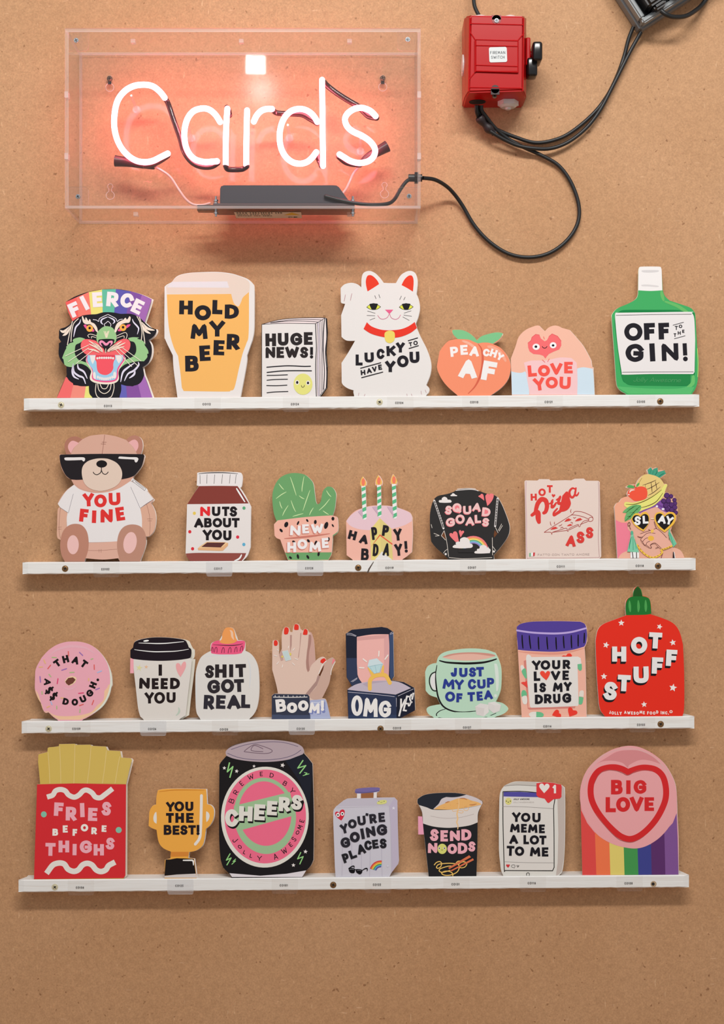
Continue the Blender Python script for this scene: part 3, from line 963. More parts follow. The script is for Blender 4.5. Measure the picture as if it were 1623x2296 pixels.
c.part('paper_label').blob('135 800 170 785* 700 778 1320 770 1350 790 1385 880 1400 1200* 1390 1720* 1370 1755* 700 1755 280 1765 240 1745* 180 1350 140 950', 'dfdbda')
c.lines('150 826 700 814 1340 808/250 1728 700 1722 1370 1720', 8, K, False)
c.part('lettering').letters([('O', 422, 1088, 290, 280, 3)], 78, K).letters([('F', 678, 1080, 175, 265, -2), ('F', 905, 1075, 170, 262, -2)], 84, K)
c.part('lettering').letters([('G', 440, 1420, 285, 285, 3), ('I', 722, 1412, 150, 285, -3)], 84, K).letters([('N', 1002, 1408, 265, 275, -2)], 74, K).letters([('!', 1240, 1410, 70, 285, -3)], 66, K)
c.part('lettering').letters([('T', 1102, 1025, 50, 62, 0), ('O', 1168, 1000, 56, 54, 0), ('T', 1080, 1138, 42, 56, 0), ('H', 1148, 1105, 48, 56, 0), ('E', 1212, 1078, 36, 50, 0)], 14, K).lines('1050 982 1215 936/1072 1196 1240 1150', 9, K, False)
c.part('script_signature').text('Jolly Awesome', 430, 1840, 1180, 1850, 70, 7, '4f9d63', gap=.1, shear=.3)
c.done()

# ================================================================== second shelf
c = Card('teddy_bear_greeting_card', 'teddy bear greeting card in sunglasses and white T-shirt, left end of the second shelf', 2, (120, 970, 240), group=GROUP)
c.sheet('''170 1950* 120 1850 100 1700 115 1630* 55 1585 55 1400 65 1160* 100 1110 62 1075* 100 1000 200 870 310 790* 265 710* 200 670 130 560 100 450 88 345* 100 330 190 330* 165 200 200 110 270 65 350 60 440 100* 550 50 700 30 780 28 920 50 1020 80 1100 110*
 1160 60 1230 42 1300 65 1345 130 1350 230 1325 325* 1370 328* 1382 360* 1350 480 1280 590 1215 660* 1200 725* 1400 850 1425 890 1525 1015* 1480 1070* 1540 1200 1550 1350 1520 1490 1450 1570 1400 1575* 1400 1690 1350 1850 1310 1950* 1010 1950* 980 1905* 485 1905* 470 1950*''', 'cfa391', back=(12, 6))
c.part('ear').blob('265 325* 190 330* 165 200 200 110 270 65 350 60 440 100* 370 160 300 250', 'a8725f')
c.blob('265 315* 225 250 222 190 260 135 310 125 385 158* 310 230', 'dfa7a6')
c.part('ear').blob('1250 290* 1200 210 1100 110* 1160 60 1230 42 1300 65 1345 130 1350 230 1325 325* 1265 325*', 'b07b69')
c.blob('1250 290* 1200 210 1135 150* 1190 115 1240 108 1280 150 1285 220', 'dfa7a6')
c.part('head_seam').lines('775 35 760 150 738 322/735 145 800 145/720 172 790 175', 6, '8f5f52')
c.part('jaw').blob('265 705* 1210 650* 1190 700 1100 790 960 860 800 905 620 905 440 860 320 780', 'd09f8b')
c.part('arm').blob('110 1145* 215 1215* 195 1400 200 1480 120 1630* 55 1585 55 1400 65 1160', 'd3a68f')
c.lines('105 1140 85 1350 85 1500 105 1600/70 1435 120 1432/72 1462 118 1462', 5, '8f6355')
c.part('arm').blob('1320 1140* 1460 1060* 1540 1200 1550 1350 1520 1490 1450 1570 1380 1570* 1340 1480 1330 1300', 'd3a68f')
c.lines('1410 1080 1450 1240 1465 1400 1455 1560/1420 1310 1500 1310/1430 1338 1490 1338', 5, '8f6355')
c.part('tshirt').blob('''310 790* 400 860 550 905 680 915 850 895 1000 840 1165 735* 1300 800 1400 870 1515 1010* 1400 1080 1315 1145* 1340 1300 1340 1450* 1300 1600 970 1650* 750 1660 540 1665* 400 1600 205 1440* 200 1300 215 1210* 110 1140 65 1080* 180 900''', 'dfdad9')
c.lines('300 930 260 1080 225 1220/1170 825 1240 980 1310 1140/100 1135 215 1212/1515 1010 1315 1145', 5, '75707a')
c.part('shirt_tag').poly('1170 725 1200 690 1420 855 1425 890 1400 880', 'e4e0de').lines('1190 740 1200 712/1215 715 1200 740 1380 880 1400 850 1215 715/1240 745 1370 850', 5, '55505a', False)
c.part('lettering').letters([('Y', 530, 1020, 165, 195, -3), ('O', 712, 1035, 190, 195, 0), ('U', 925, 1007, 175, 190, -2)], 58, 'd63330')
c.part('lettering').letters([('F', 460, 1255, 130, 195, 6), ('I', 615, 1275, 95, 190, 2), ('N', 805, 1262, 185, 200, 0), ('E', 1010, 1232, 130, 205, -8)], 64, 'd63330')
c.part('belly').blob('535 1668* 750 1662 970 1648* 975 1780 1000 1900* 980 1905* 750 1925 485 1905* 520 1800', 'd5a896')
c.lines('520 1785 700 1787 960 1768/690 1770 690 1815/722 1768 722 1818', 5, '9a6c5e')
c.part('foot').blob('170 1950* 120 1850 100 1700 130 1530 200 1430 300 1385 420 1400 500 1490 530 1620 525 1780 470 1950*', 'b5806c')
c.ell(295, 1700, 88, 145, 'e3b8b3')
c.part('foot').blob('1010 1950* 970 1800 965 1650 1000 1510 1080 1420 1200 1392 1320 1425 1390 1530 1400 1680 1360 1830 1305 1950*', 'b58673')
c.ell(1160, 1670, 100, 165, 'e3b8b3', 10)
c.part('sunglasses').blob('92 348* 108 333* 700 322 1360 327* 1378 350* 1340 500 1270 600 1215 655 1120 690 1000 712* 700 705 420 712* 350 715 265 708* 190 650 130 540 100 440', '2a2428')
for p, q in (('165 400 180 378 300 376 450 375 480 400* 470 430 450 435 430 415* 300 420 190 420', 0), ('990 375 1010 363 1150 372 1260 375 1288 400* 1270 440 1245 452 1225 425* 1210 408 1000 395', 0)):
    c.part('lens_glint').blob(p, 'dfdad8')
c.part('snout').blob('740 390 850 405 970 470 1035 580 1030 700 960 800 840 860 700 885 560 850 470 770 430 640 440 520 510 440 620 400', 'd8c2b2')
c.part('nose').ell(730, 475, 82, 56, '211b1e')
c.part('mouth').lines('725 530 725 570 710 610 660 638 620 625 602 600/725 570 750 620 790 632 815 615 828 598', 12, '211b1e')
c.done()

c = Card('spread_jar_greeting_card', 'chocolate spread jar greeting card reading nuts about you', 2, (400, 1045, 180), group=GROUP)
c.sheet('255 1920* 180 1850 145 1760* 160 1300 175 780* 300 580 415 400* 370 390 372 350 380 150* 400 130 600 118 900 112 1200 125 1270 150 1295 240 1280 400 1250 440* 1350 600 1440 770* 1465 820* 1455 1640* 1400 1800 1340 1880 1290 1920*', 'e2dcd9', back=(10, 3))
c.part('jar_lid').blob('375 380* 385 150* 600 125 1200 130 1265 170 1290 260 1275 400 1245 438* 1190 395* 800 395 410 405*', 'e2dcdb')
c.lines('410 160 550 140 800 133 1000 138 1200 158/435 185 438 355/578 170 572 350/735 175 718 355/890 170 875 355/1048 170 1028 350/1168 175 1148 350', (8, 18), '3a3436')
c.part('chocolate').blob('415 405* 800 400 1195 405* 1260 500 1420 755* 800 765 180 770* 300 580', '823b33')
c.part('chocolate').blob('150 1768* 400 1755 900 1758 1370 1760* 1330 1850 1270 1925* 240 1925* 180 1850', '8d4a42')
c.part('paper_label').poly('175 785 440 770 1435 768 1450 800 1445 1640 1380 1750 900 1752 450 1745 145 1750', 'dfd9d6')
for x, y, col in ((322, 955, 'dfc35c'), (1325, 850, '58a377'), (230, 1328, 'd2323a'), (286, 1672, 'd2323a'), (1197, 1435, 'd23146'), (1322, 1585, '5ea9c9')):
    c.part('dot').ell(x, y, 32, 34, col)
c.part('lettering').letters([('N', 540, 915, 200, 190, 0)], 58, 'dc2a30').letters([('U', 762, 915, 168, 190, 0), ('T', 955, 915, 150, 190, 0), ('S', 1112, 918, 150, 205, 0)], 56, '262024')
c.part('lettering').text('ABOUT', 320, 1145, 1235, 1145, 190, 56, '262024', gap=.08)
c.part('lettering').letters([('Y', 585, 1395, 185, 210, 0), ('O', 780, 1390, 205, 210, 0), ('U', 988, 1402, 165, 200, 0)], 58, '262024')
c.part('toast').poly('390 1665 440 1620 570 1530 950 1540 1005 1560 1000 1610 900 1710 830 1715 400 1700', 'ddac80').poly('400 1660 570 1535 1000 1550 880 1640', 'efc493').poly('462 1635 580 1545 950 1548 855 1645', '5b3230')
c.part('glint').lines('1175 455 1240 560 1340 720/1275 1795 1230 1870 1130 1920', (22, 34), 'f0ebe8')
c.done()

c = Card('cactus_greeting_card', 'green cactus in a pink watermelon pot greeting card reading new home', 2, (600, 1050, 170), group=GROUP)
c.sheet('''440 1985* 350 1750 270 1525* 190 1490 148 1440* 135 1200* 190 1130* 125 930 100 600 140 400 230 240 350 150 500 105 650 105 800 140 920 240 980 340 1010 550 1030 700* 1060 765 1110 750 1140 700* 1180 500 1250 410 1320 390 1400 425 1460 530 1460 650 1440 850 1390 1020*
 1470 1035 1500 1100 1510 1300 1480 1390 1400 1450* 1370 1800 1340 1900 1290 1985*''', '6a9e67', back=(10, 4))
c.part('plant_pot').blob('440 1985* 350 1750 270 1525* 190 1490 148 1440* 135 1200* 200 1130* 215 1115* 800 1045 1370 1008* 1470 1035 1500 1100 1510 1300 1480 1370 1395 1430* 1370 1800 1340 1900 1290 1985*', 'efb09e')
c.part('spines').lines('240 330 300 410 345 455/485 190 550 380 612 580/778 175 740 400 735 500/180 650 300 560 400 505/675 588 730 630 785 655/905 470 830 680 755 905/255 710 280 800 310 860/440 795 360 920 318 1015/500 690 550 830 600 930/535 1030 640 1000 760 968/978 845 930 920 893 1000/1258 478 1310 560 1360 610/1328 655 1220 790 1100 900/1185 910 1240 950 1305 990', (7, 17), 'c8dfa5')
c.part('seeds')
for x, y, rx, ry, r in ((398, 1205, 42, 62, 20), (650, 1172, 20, 48, 25), (848, 1118, 20, 36, -35), (1020, 1150, 30, 46, 5), (1252, 1222, 42, 78, 18), (1397, 1078, 32, 40, 0), (288, 1330, 26, 46, -40), (872, 1552, 26, 40, -40), (556, 1570, 34, 24, 20), (1030, 1600, 28, 55, 20), (1300, 1520, 28, 46, 10), (1090, 1835, 24, 46, 10), (488, 1912, 22, 36, -50), (648, 1888, 24, 52, -12), (860, 1898, 24, 46, -30), (1395, 1225, 16, 36, -35)):
    c.ell(x, y, rx, ry, '262024', r, n=14)
c.part('pot_rim').line('360 1503 800 1465 1330 1398', (8, 38), 'c9796a')
c.part('lettering').letters([('N', 592, 1330, 220, 215, 3), ('E', 812, 1295, 145, 195, -3), ('W', 1062, 1292, 260, 200, -2)], 62, 'e8e4e4', (-18, 14, 'cf8071'))
c.part('lettering').letters([('H', 515, 1690, 190, 215, 0), ('O', 742, 1625, 215, 215, 0), ('M', 1015, 1675, 250, 215, -2), ('E', 1232, 1598, 145, 215, -4)], 62, 'e8e4e4', (-16, 16, 'cf8071'))
c.done()

c = Card('birthday_cake_greeting_card', 'pink birthday cake greeting card with three striped candles', 2, (765, 1050, 170), group=GROUP)
c.sheet('''250 1975* 115 1870* 105 1130* 200 1000 320 900 450 855* 430 500 425 390 405 320 430 230 462 175* 510 240 540 300 540 370* 520 400 535 825* 650 800 765 795* 765 405 730 360 735 260 800 138* 850 210 880 280 875 360 850 400 855 795* 1000 800 1095 820*
 1085 380 1055 330 1060 230 1105 120* 1160 200 1190 290 1185 370 1165 390 1190 840* 1350 890 1470 950 1520 1050* 1530 1400 1510 1800* 1400 1900 1290 1975*''', 'f0b2a2', back=(8, 3))
c.part('cake_top').blob('108 1130* 200 1010 340 910 500 840 700 805 900 800 1150 825 1350 895 1470 960 1515 1050* 1510 1130* 1350 1220 1130 1285 1060 1290* 820 1075* 610 1325* 450 1315 300 1280 180 1220', 'e0c0c8')
c.part('cut_sponge').poly('825 1065 615 1320 640 1975 720 1975 870 1780 1090 1975 1105 1975 1070 1290', 'e0cf80').poly('825 1065 850 1780 1090 1975 1105 1975 1070 1290', 'd8c680')
c.part('cake_plate').poly('720 1975 870 1780 1090 1975', 'dedad8')
c.part('jam_line').poly('620 1700 825 1412 1100 1615 1090 1640 830 1445', 'dd5a41')
for i, (x0, y0, x1, y1) in enumerate(((475, 380, 500, 1060), (808, 370, 818, 1000), (1125, 355, 1150, 1040))):
    c.part('candle').line([(x0, y0), (x1, y1)], 84, 'e8e5e3', cap='r')
    for k in range(5):
        t = .03 + k * .215
        mx, my = x0 + (x1 - x0) * t, y0 + (y1 - y0) * t
        c.poly([(mx - 42, my + 20), (mx + 42, my - 20 if k else my - 10), (mx + 44, my + 60), (mx - 40, my + 100)], '5ab583')
        c.L -= 1
    c.L += 1
    fx = (468, 802, 1125)[i]
    fy = (290, 265, 245)[i]
    c.part('flame').blob([(fx - 8, fy - 115), (fx - 8, fy - 115), (fx + 45, fy - 30), (fx + 68, fy + 25), (fx + 55, fy + 75), (fx, fy + 92), (fx - 52, fy + 75), (fx - 62, fy + 15), (fx - 40, fy - 60)], 'eebd5e')
    c.ell(fx + 3, fy + 5, 38, 82, 'f07c5e')
c.part('candle_shadow').poly('360 930 440 880 455 900 465 1055', 'c8a8ba').poly('660 825 760 815 770 860 790 1000', 'c8a8ba').poly('980 820 1095 835 1105 900 1125 1040', 'c8a8ba')
c.part('lettering').letters([('H', 240, 1430, 170, 190, 14), ('A', 485, 1515, 180, 190, 12), ('P', 710, 1392, 120, 270, -6), ('P', 948, 1335, 135, 230, 8), ('Y', 1210, 1420, 175, 250, -5)], 60, '2b262c', shear=0)
c.part('lettering').letters([('B', 508, 1842, 165, 250, 3), ('D', 738, 1750, 120, 260, 4), ('A', 968, 1735, 135, 270, 8), ('Y', 1225, 1745, 165, 250, -5), ('!', 1385, 1680, 62, 245, -4)], 58, '2b262c')
c.done()

c = Card('leather_jacket_greeting_card', 'black jacket greeting card reading squad goals with clouds and rainbow', 2, (955, 1080, 200), group=GROUP)
c.sheet('''410 1420* 330 1340 180 1200 95 1090* 75 900 72 600 110 400 160 300* 230 255 400 220 510 180 540 155* 700 128 860 135 950 165* 1100 215 1240 245 1310 290* 1400 460 1500 730 1520 870 1480 1010 1350 1200 1230 1340* 1235 1420*''', '3a3838', back=(8, 3))
c.part('collar').line('545 160 640 150 800 140 900 150 950 168', 12, WH).line('570 135 760 122 900 130', 10, WH)
c.part('sleeve_zip').line('150 345 240 610 318 850', 34, WH).line('155 360 240 610 312 830', 18, '3a3838').lines('168 400 182 394/180 440 200 435/196 488 214 482/210 530 228 526/226 575 244 570/242 620 262 614/258 665 278 658/276 710 294 704/292 756 310 750', 9, WH)
c.part('sleeve_zip').line('1302 305 1280 550 1258 810', 34, WH).line('1300 320 1280 550 1262 790', 18, '3a3838').lines('1290 360 1308 362/1286 410 1304 412/1283 460 1300 462/1280 510 1298 512/1276 560 1292 562/1272 610 1288 612/1268 660 1284 662/1264 710 1280 712', 9, WH)
c.part('arm_gap').poly('335 900 280 985 350 1060 362 1010', '6a4027').poly('1250 880 1300 945 1240 1020 1232 960', '6a4027')
c.part('seams').lines('330 890 375 1080 410 1360/1205 1020 1208 1180 1210 1335/420 1380 560 1395 700 1402 1000 1392 1200 1380/280 980 330 890/280 985 355 1062/1265 835 1310 930/145 940 215 968 240 980/170 990 240 982/1375 770 1315 885/1390 800 1330 900/320 1300 345 1262 385 1232/1215 1180 1270 1255/95 780 110 840', 9, 'd9d0c6')
c.part('cuff_button').ell(358, 1318, 19, 20, WH)
c.part('cuff_button').ell(1235, 1270, 19, 20, WH)
c.part('lettering').letters([('S', 412, 515, 120, 155, 4), ('Q', 565, 472, 165, 160, 8), ('U', 752, 515, 145, 150, -2), ('A', 925, 460, 150, 150, 6), ('D', 1098, 550, 150, 155, 6)], 42, 'f2bfbd', (-8, 12, 'f07b83'))
c.part('lettering').letters([('G', 445, 735, 160, 155, -4), ('O', 622, 680, 165, 165, 0), ('A', 800, 715, 155, 150, 0), ('L', 945, 675, 110, 145, -3), ('S', 1088, 735, 120, 150, 4)], 42, 'f2bfbd', (-8, 12, 'f07b83'))
CL = '230 355 250 335 285 330 290 300 335 275 380 295 395 325 440 330 465 355 455 380* 350 385 245 380*'
c.part('cloud').blob(CL, WH)
c.part('cloud').blob('445 245 465 235 480 212 510 215 530 235 565 250 560 264* 450 264*', WH)
c.part('heart_patch').blob('950 270* 965 250 985 248* 1000 225 1030 225 1048 260 1060 345* 1000 300', 'f0797c')
c.part('heart_patch').blob('1100 230* 1120 218 1150 232* 1180 215 1220 225 1232 260 1210 330 1160 400 1115 442* 1100 380 1085 320 1080 260', 'f0797c')
c.part('heart_patch').blob('488 950* 500 915 540 905 570 940 580 1000 600 1090* 540 1100* 470 1030 430 980 430 945 460 935', 'f0797c')
c.part('heart_patch').blob('640 908* 655 895 685 895 692 920 665 955 630 1015* 610 960 598 910 612 882 630 885', 'f0797c')
c.part('rainbow')
for r, col in ((275, 'f0797c'), (250, 'f3a05c'), (228, 'ead56e'), (205, '67ae83'), (182, '7cb8d8'), (160, '9180bd'), (138, '3a3838')):
    c.add([[(860 + r * math.cos(a * math.pi / 16), 1262 - r * math.sin(a * math.pi / 16)) for a in range(1, 16)] + [(860 - r * .95, 1240)]], col, True)
c.poly('585 1215 585 1290 1150 1290 1150 1215', '3a3838')
c.part('cloud').blob('485 1180 520 1150 545 1145 540 1110 580 1090 615 1090 625 1040 690 1010 760 1030 795 1080 800 1120 840 1140 850 1180 820 1205* 660 1212 510 1205', WH)
c.part('cloud').blob('880 1285 900 1262 925 1258 930 1225 970 1215 985 1170 1040 1150 1095 1170 1115 1205 1130 1180* 1145 1210 1175 1240 1160 1300* 1020 1308 900 1305', WH)
c.done()

c = Card('pizza_box_greeting_card', 'pale pink pizza box greeting card with a drawn pizza slice', 2, (1165, 1060, 195), group=GROUP)
c.sheet('115 1610 105 800 90 160 110 142 330 145 365 118 540 120 575 148 850 138 960 142 1030 112 1190 108 1230 148 1460 150 1485 170 1500 800 1515 1560 1490 1600', 'dfccc2', smooth=False, back=(8, 2), edge='e8d2cd')
c.part('fold_lines').lines('118 165 115 500 128 900 125 1300 140 1600', 12, 'c09aa5').lines('1470 170 1480 500 1478 900 1468 1200 1485 1580/140 1600 300 1588 900 1590 1485 1578', 7, '9c6a70')
c.part('lettering').letters([('H', 262, 455, 115, 130, -2), ('O', 418, 365, 138, 142, 0), ('T', 562, 302, 105, 140, 0)], 38, 'd63c36')
c.part('script_lettering').line('230 790 290 740 310 660 340 570 400 500 450 500 490 530 510 610 500 680 480 730 450 750', (60, 88), 'd63c36')
c.line('300 720 340 750 345 850 360 920', (70, 100), 'd63c36')
c.line('545 580 600 560 605 530 620 500', (20, 50), 'd63c36').line('600 560 600 640 640 620 680 560', (28, 52), 'd63c36')
c.line('690 505 740 475 755 450 720 560 770 580 790 640 760 710 690 760 640 790 640 740 700 670', (30, 60), 'd63c36')
c.line('810 435 850 400 880 380 820 500 900 530 920 580 880 660 800 700 760 690 810 610', (30, 70), 'd63c36')
c.line('1030 300 980 290 930 350 940 430 985 460 1030 400 1050 285', (28, 44), 'd63c36').line('1045 300 1030 380 1050 425 1080 410 1100 370', (22, 34), 'd63c36')
c.part('heart').heart(630, 430, 34, 'd63c36', 5)
c.part('pizza_slice').lines('475 1110 500 1080 960 790 1010 735 1060 720 1180 735 1330 800 1365 835/960 785 1050 790 1180 820 1290 865/475 1110 560 1108 590 1120 600 1150 615 1110 740 1070 870 1035 890 1085 905 1090 920 1045 1000 1000 1090 965 1105 1005 1125 1000 1150 950 1200 900 1290 880/620 1110 880 1075/925 1065 1090 985/1130 965 1280 905', 9, 'a83f3c')
c.line('1290 870 1300 840 1340 830 1370 850 1360 890 1320 910 1290 900', 9, 'a83f3c', closed=True)
c.lines('1000 830 1020 845 1050 830/730 990 760 985 790 960/950 920 985 935 975 945/760 1035 790 1015 815 1030/570 910 575 950 590 985/650 915 645 945 658 960/960 680 950 720 960 745', (6, 11), 'a83f3c')
c.part('toppings').blob('835 915* 870 870 920 850 935 865 965 870 930 895', 'd63c36').blob('1030 905* 1080 860 1140 845 1145 862 1170 868 1110 895', 'd63c36').blob('880 995* 910 970 950 955 965 968 992 970 950 988', 'd63c36').blob('570 1062* 620 1020 680 1008 685 1022 712 1030 650 1052', 'd63c36')
c.part('lettering').letters([('A', 958, 1270, 180, 205, 5), ('S', 1135, 1205, 145, 215, -2), ('S', 1305, 1118, 138, 205, 0)], 58, 'd63c36')
c.part('flag').poly('178 1500 212 1494 210 1560 178 1565', '7fb28a').poly('212 1494 250 1490 248 1556 210 1560', 'f0ece9').poly('250 1490 285 1488 278 1552 248 1556', 'c73a3f')
c.part('small_lettering').text('FATTO CON TANTO AMORE', 335, 1528, 1300, 1520, 38, 6, 'c3b4ae', gap=.2)
c.done()

SK = 'e0ab96'
c = Card('fruit_hat_greeting_card', 'person in a fruit hat and heart sunglasses greeting card, right end of the second shelf', 2, (1365, 1040, 180), group=GROUP)
c.sheet('''175 1910* 150 1500 130 1150 112 870* 150 800 210 770* 260 700 340 665 380 660* 370 600 400 530 440 500* 355 475 350 460* 400 430 500 410 545 430* 590 330 680 240 790 205* 770 120 790 110* 850 65 880 90 950 70 990 95 995 130* 1100 130 1140 200 1135 225 1030 290*
 1100 400* 1160 405 1180 440 1130 580* 1190 575 1220 600 1290 640 1350 700 1360 780 1390 900 1390 990 1365 1060* 1360 1140 1300 1230 1240 1320* 1290 1440 1370 1620 1310 1690* 1400 1720 1480 1790 1530 1905*''', SK, back=(-12, 5))
c.part('pink_sleeve').poly('135 1130 370 1180 440 1400 400 1750 300 1800 190 1910 175 1910', 'f97f93')
c.part('hand').blob('112 870* 150 800 210 770* 260 700 340 665 430 680 500 740 530 790* 480 1000 400 1190* 250 1185 135 1130*', 'efa688')
c.part('shoulders').blob('185 1910* 250 1820 380 1760 600 1740* 1250 1700* 1400 1720 1480 1790 1530 1905*', 'e4ae98')
c.part('neck_shade').poly('600 1560 560 1700 700 1830 900 1880 1080 1800 1100 1700 1290 1650 1290 1910 600 1910', 'dda893')
c.part('face').blob('600 900* 1300 880* 1290 1200 1230 1400 1150 1600 1050 1760 920 1850 780 1830 660 1730 560 1560 480 1400 400 1340 370 1240 400 1180', SK)
c.part('headscarf').blob('600 980* 800 890 940 830* 1000 770 1110 700* 1250 780 1350 1000* 1250 960 1160 985* 1050 930 960 860* 800 920 620 1000*', '7f4f9f')
c.lines('960 800 1080 860/940 830 1100 880', (8, 14), '4b2c6b')
c.part('pearl').ell(970, 858, 24, 20, 'ece6ea')
c.part('pearl').ell(1095, 915, 28, 22, 'ece6ea')
c.part('pineapple').blob('545 430* 600 330 680 240 790 208 920 235 1030 290 1110 400 1120 470* 1000 600 800 680 700 600 560 480*', 'dfc37d')
c.lines('680 435 850 375 955 325/740 525 870 470 1020 375/790 640 900 580 1040 465/850 370 865 480 875 580/935 345 955 430 970 520/735 420 740 500/665 290 610 380', (6, 14), '4b2f25')
c.part('pineapple_crown').poly('800 205 780 120 850 68 880 130 905 100 985 75 990 165 1130 130 1130 160 1155 195 1025 285 940 240', '449a7c').lines('830 200 855 110/880 210 900 150/930 235 965 180 975 130/1000 265 1060 220 1120 190', (6, 14), '1f6a55')
c.part('apple').blob('385 640 385 560 440 515 520 500 560 480* 600 462 680 458 750 490 778 570 770 660 720 715 620 745 520 748 450 700', 'f4553d')
c.part('apple_leaf').blob('360 470* 400 430 470 435 520 465 500 490 440 490', '57a35a').blob('555 470* 560 420 600 385 620 395 600 440', '57a35a')
c.line('510 430 535 480 560 475', 14, 'c43a28').line('415 580 450 535 520 525', (10, 34), 'efc9bb').ell(402, 622, 14, 12, 'f1e6df')
c.part('banana').blob('310 840 320 780 370 770 480 785 600 760 800 690 1000 570 1090 470 1120 420* 1160 408 1178 440 1140 530 1110 640 1010 760 880 860 700 930 620 960 480 920 370 890', 'e0dc7a')
c.lines('345 818 500 820 700 760 900 650 1065 525/640 890 800 845 960 760 1090 590', (8, 16), '5c4a1f')
c.part('leaf').blob('320 1165* 320 1090 350 1010 360 995* 275 985* 320 930 420 860 540 825 640 840 650 900 600 980 520 1060 400 1130', '69ac6b')
c.lines('330 1155 430 1060 540 940 640 850/350 985 440 910 520 860/375 915 470 905/470 875 560 850/420 995 500 975/430 1080 430 1060 370 1070/520 1030 505 980/590 930 550 910', (6, 14), '2e5a2b')
c.part('grape')
first = True
for x, y, r in ((1170, 640, 55), (1255, 655, 42), (1325, 730, 40), (1105, 750, 48), (1200, 745, 52), (1335, 800, 42), (1150, 840, 52), (1265, 830, 52), (1330, 880, 50), (1180, 915, 42), (1268, 930, 46), (1350, 985, 42)):
    if not first:
        c.part('grape')
    first = False
    c.ell(x, y, r + 3, r + 3, '3c2050').ell(x + 4, y - 3, r - 10, r - 10, '56306e')
for dx, P in ((0, '640 1040* 680 985 750 975 800 1020 820 1100 800 1220 700 1365* 600 1310 500 1220 450 1120 460 1090 520 1010 590 1000'), (1, '1125 1045* 1180 985 1280 975 1350 1030 1350 1120 1300 1230 1130 1385* 1010 1300 940 1190 915 1080 950 1000 1020 975 1090 990')):
    c.part('heart_lens').blob(P, 'f0b744')
    c.blob(('640 1075* 680 1030 740 1015 790 1050 805 1120 790 1220 695 1330* 590 1260 500 1170 475 1105 520 1045 590 1040', '1125 1075* 1180 1025 1260 1010 1310 1050 1310 1120 1250 1220 1120 1340* 1020 1250 955 1150 950 1050 990 1010 1060 1010')[dx], '241e22')
c.part('lettering').letters([('S', 580, 1150, 130, 180, 3), ('L', 740, 1128, 115, 160, -3), ('A', 1075, 1120, 160, 165, 8), ('Y', 1222, 1145, 150, 165, 14)], 46, 'eceae9')
c.part('glasses_bridge').line('855 1108 905 1108', 18, 'efd8b0')
c.part('ear').lines('440 1320 420 1270 430 1210 410 1180 385 1210 390 1255 415 1240', 11, '6e3d36')
c.part('hand').blob('610 1430* 700 1395 850 1340 920 1315 980 1320 1100 1420 1200 1530 1300 1640* 1080 1740* 1000 1680 940 1610* 860 1620 840 1660 850 1700 800 1690 700 1620 650 1560 650 1500 660 1480 590 1475*', 'e3ac98')
c.lines('640 1415 750 1375 850 1345/910 1322 970 1315 1080 1400 1165 1495/580 1465 640 1485 690 1470 760 1410 830 1395 935 1405/680 1485 645 1530 680 1580 690 1560 740 1510 790 1495/680 1580 720 1640 750 1635 770 1590 825 1565/750 1640 820 1690/835 1640 880 1610 945 1605 1060 1710/835 1650 860 1690 840 1700/945 1705 1000 1685/915 1170 940 1250 965 1310/805 1325 825 1345', 10, '5a2c2b')
c.part('ring').ell(850, 1505, 62, 52, 'e5b248').blob('850 1340 900 1325 905 1370 860 1400', 'e9bc5a')
c.part('necklace').line('575 1640 640 1740 750 1840 880 1895 1000 1860 1080 1790 1060 1740 1160 1710 1270 1660', 34, 'ecc04a')
c.lines('590 1655 600 1665/630 1720 640 1730/680 1780 690 1788/735 1828 745 1835/800 1865 812 1870/860 1888 872 1888/925 1885 937 1880/985 1862 995 1856/1040 1822 1048 1812', 12, '7a4a28').lines('1070 1740 1080 1725 1095 1735/1120 1730 1130 1715 1145 1725/1165 1712 1178 1697 1192 1708/1215 1692 1228 1678 1242 1690', 9, '7a4a28')
c.part('strap').poly('435 1785 610 1785 612 1905 435 1905', 'eeeae8').lines('475 1790 488 1905/558 1790 560 1905', 16, '3b2c30')
c.poly('1295 1780 1312 1780 1332 1905 1290 1905', '3b2c30').poly('1312 1780 1325 1780 1345 1905 1330 1905', 'f2eeec').line('1080 1820 1055 1905', 12, '7a3a3c')
c.part('tassel_earring').poly('440 1470 455 1400 490 1400 500 1460 610 1790 370 1775', '7dc5a3').ell(465, 1395, 28, 42, '58ad8b').lines('455 1480 425 1600 410 1720/485 1470 490 1740/520 1530 555 1710', (8, 16), '2c8262')
c.part('tassel_earring').poly('1200 1420 1215 1310 1235 1320 1240 1380 1370 1615 1300 1685', '6fbf9b').lines('1215 1380 1220 1540/1235 1400 1300 1640', (8, 16), '2c8262')
c.done()

# ================================================================== third shelf
c = Card('doughnut_greeting_card', 'round pink iced doughnut greeting card, left end of the third shelf', 3, (70, 1430, 190), group=GROUP)
c.sheet('530 1568* 430 1510 330 1420* 280 1430 235 1390 205 1280* 130 1160 80 1030 68 950* 72 780 78 640* 110 540 200 380* 330 240 480 140 640 85 800 72 960 82 1140 140 1300 260 1440 450 1530 680 1550 900* 1530 940* 1480 1120 1380 1290 1230 1420 1060 1520 930 1570*', 'e5a6b3', back=(12, 8))
c.part('dough').blob('75 985* 130 1070 170 1180 190 1280* 240 1400 330 1410* 420 1470 560 1500 760 1500 950 1480 1150 1420 1260 1300 1380 1190 1400 1020* 1450 960 1480 900* 1548 870* 1530 940 1480 1120 1380 1290 1230 1420 1060 1520 930 1570* 530 1568* 430 1510 330 1420* 280 1430 235 1390 205 1280* 130 1160', 'eabf9b')
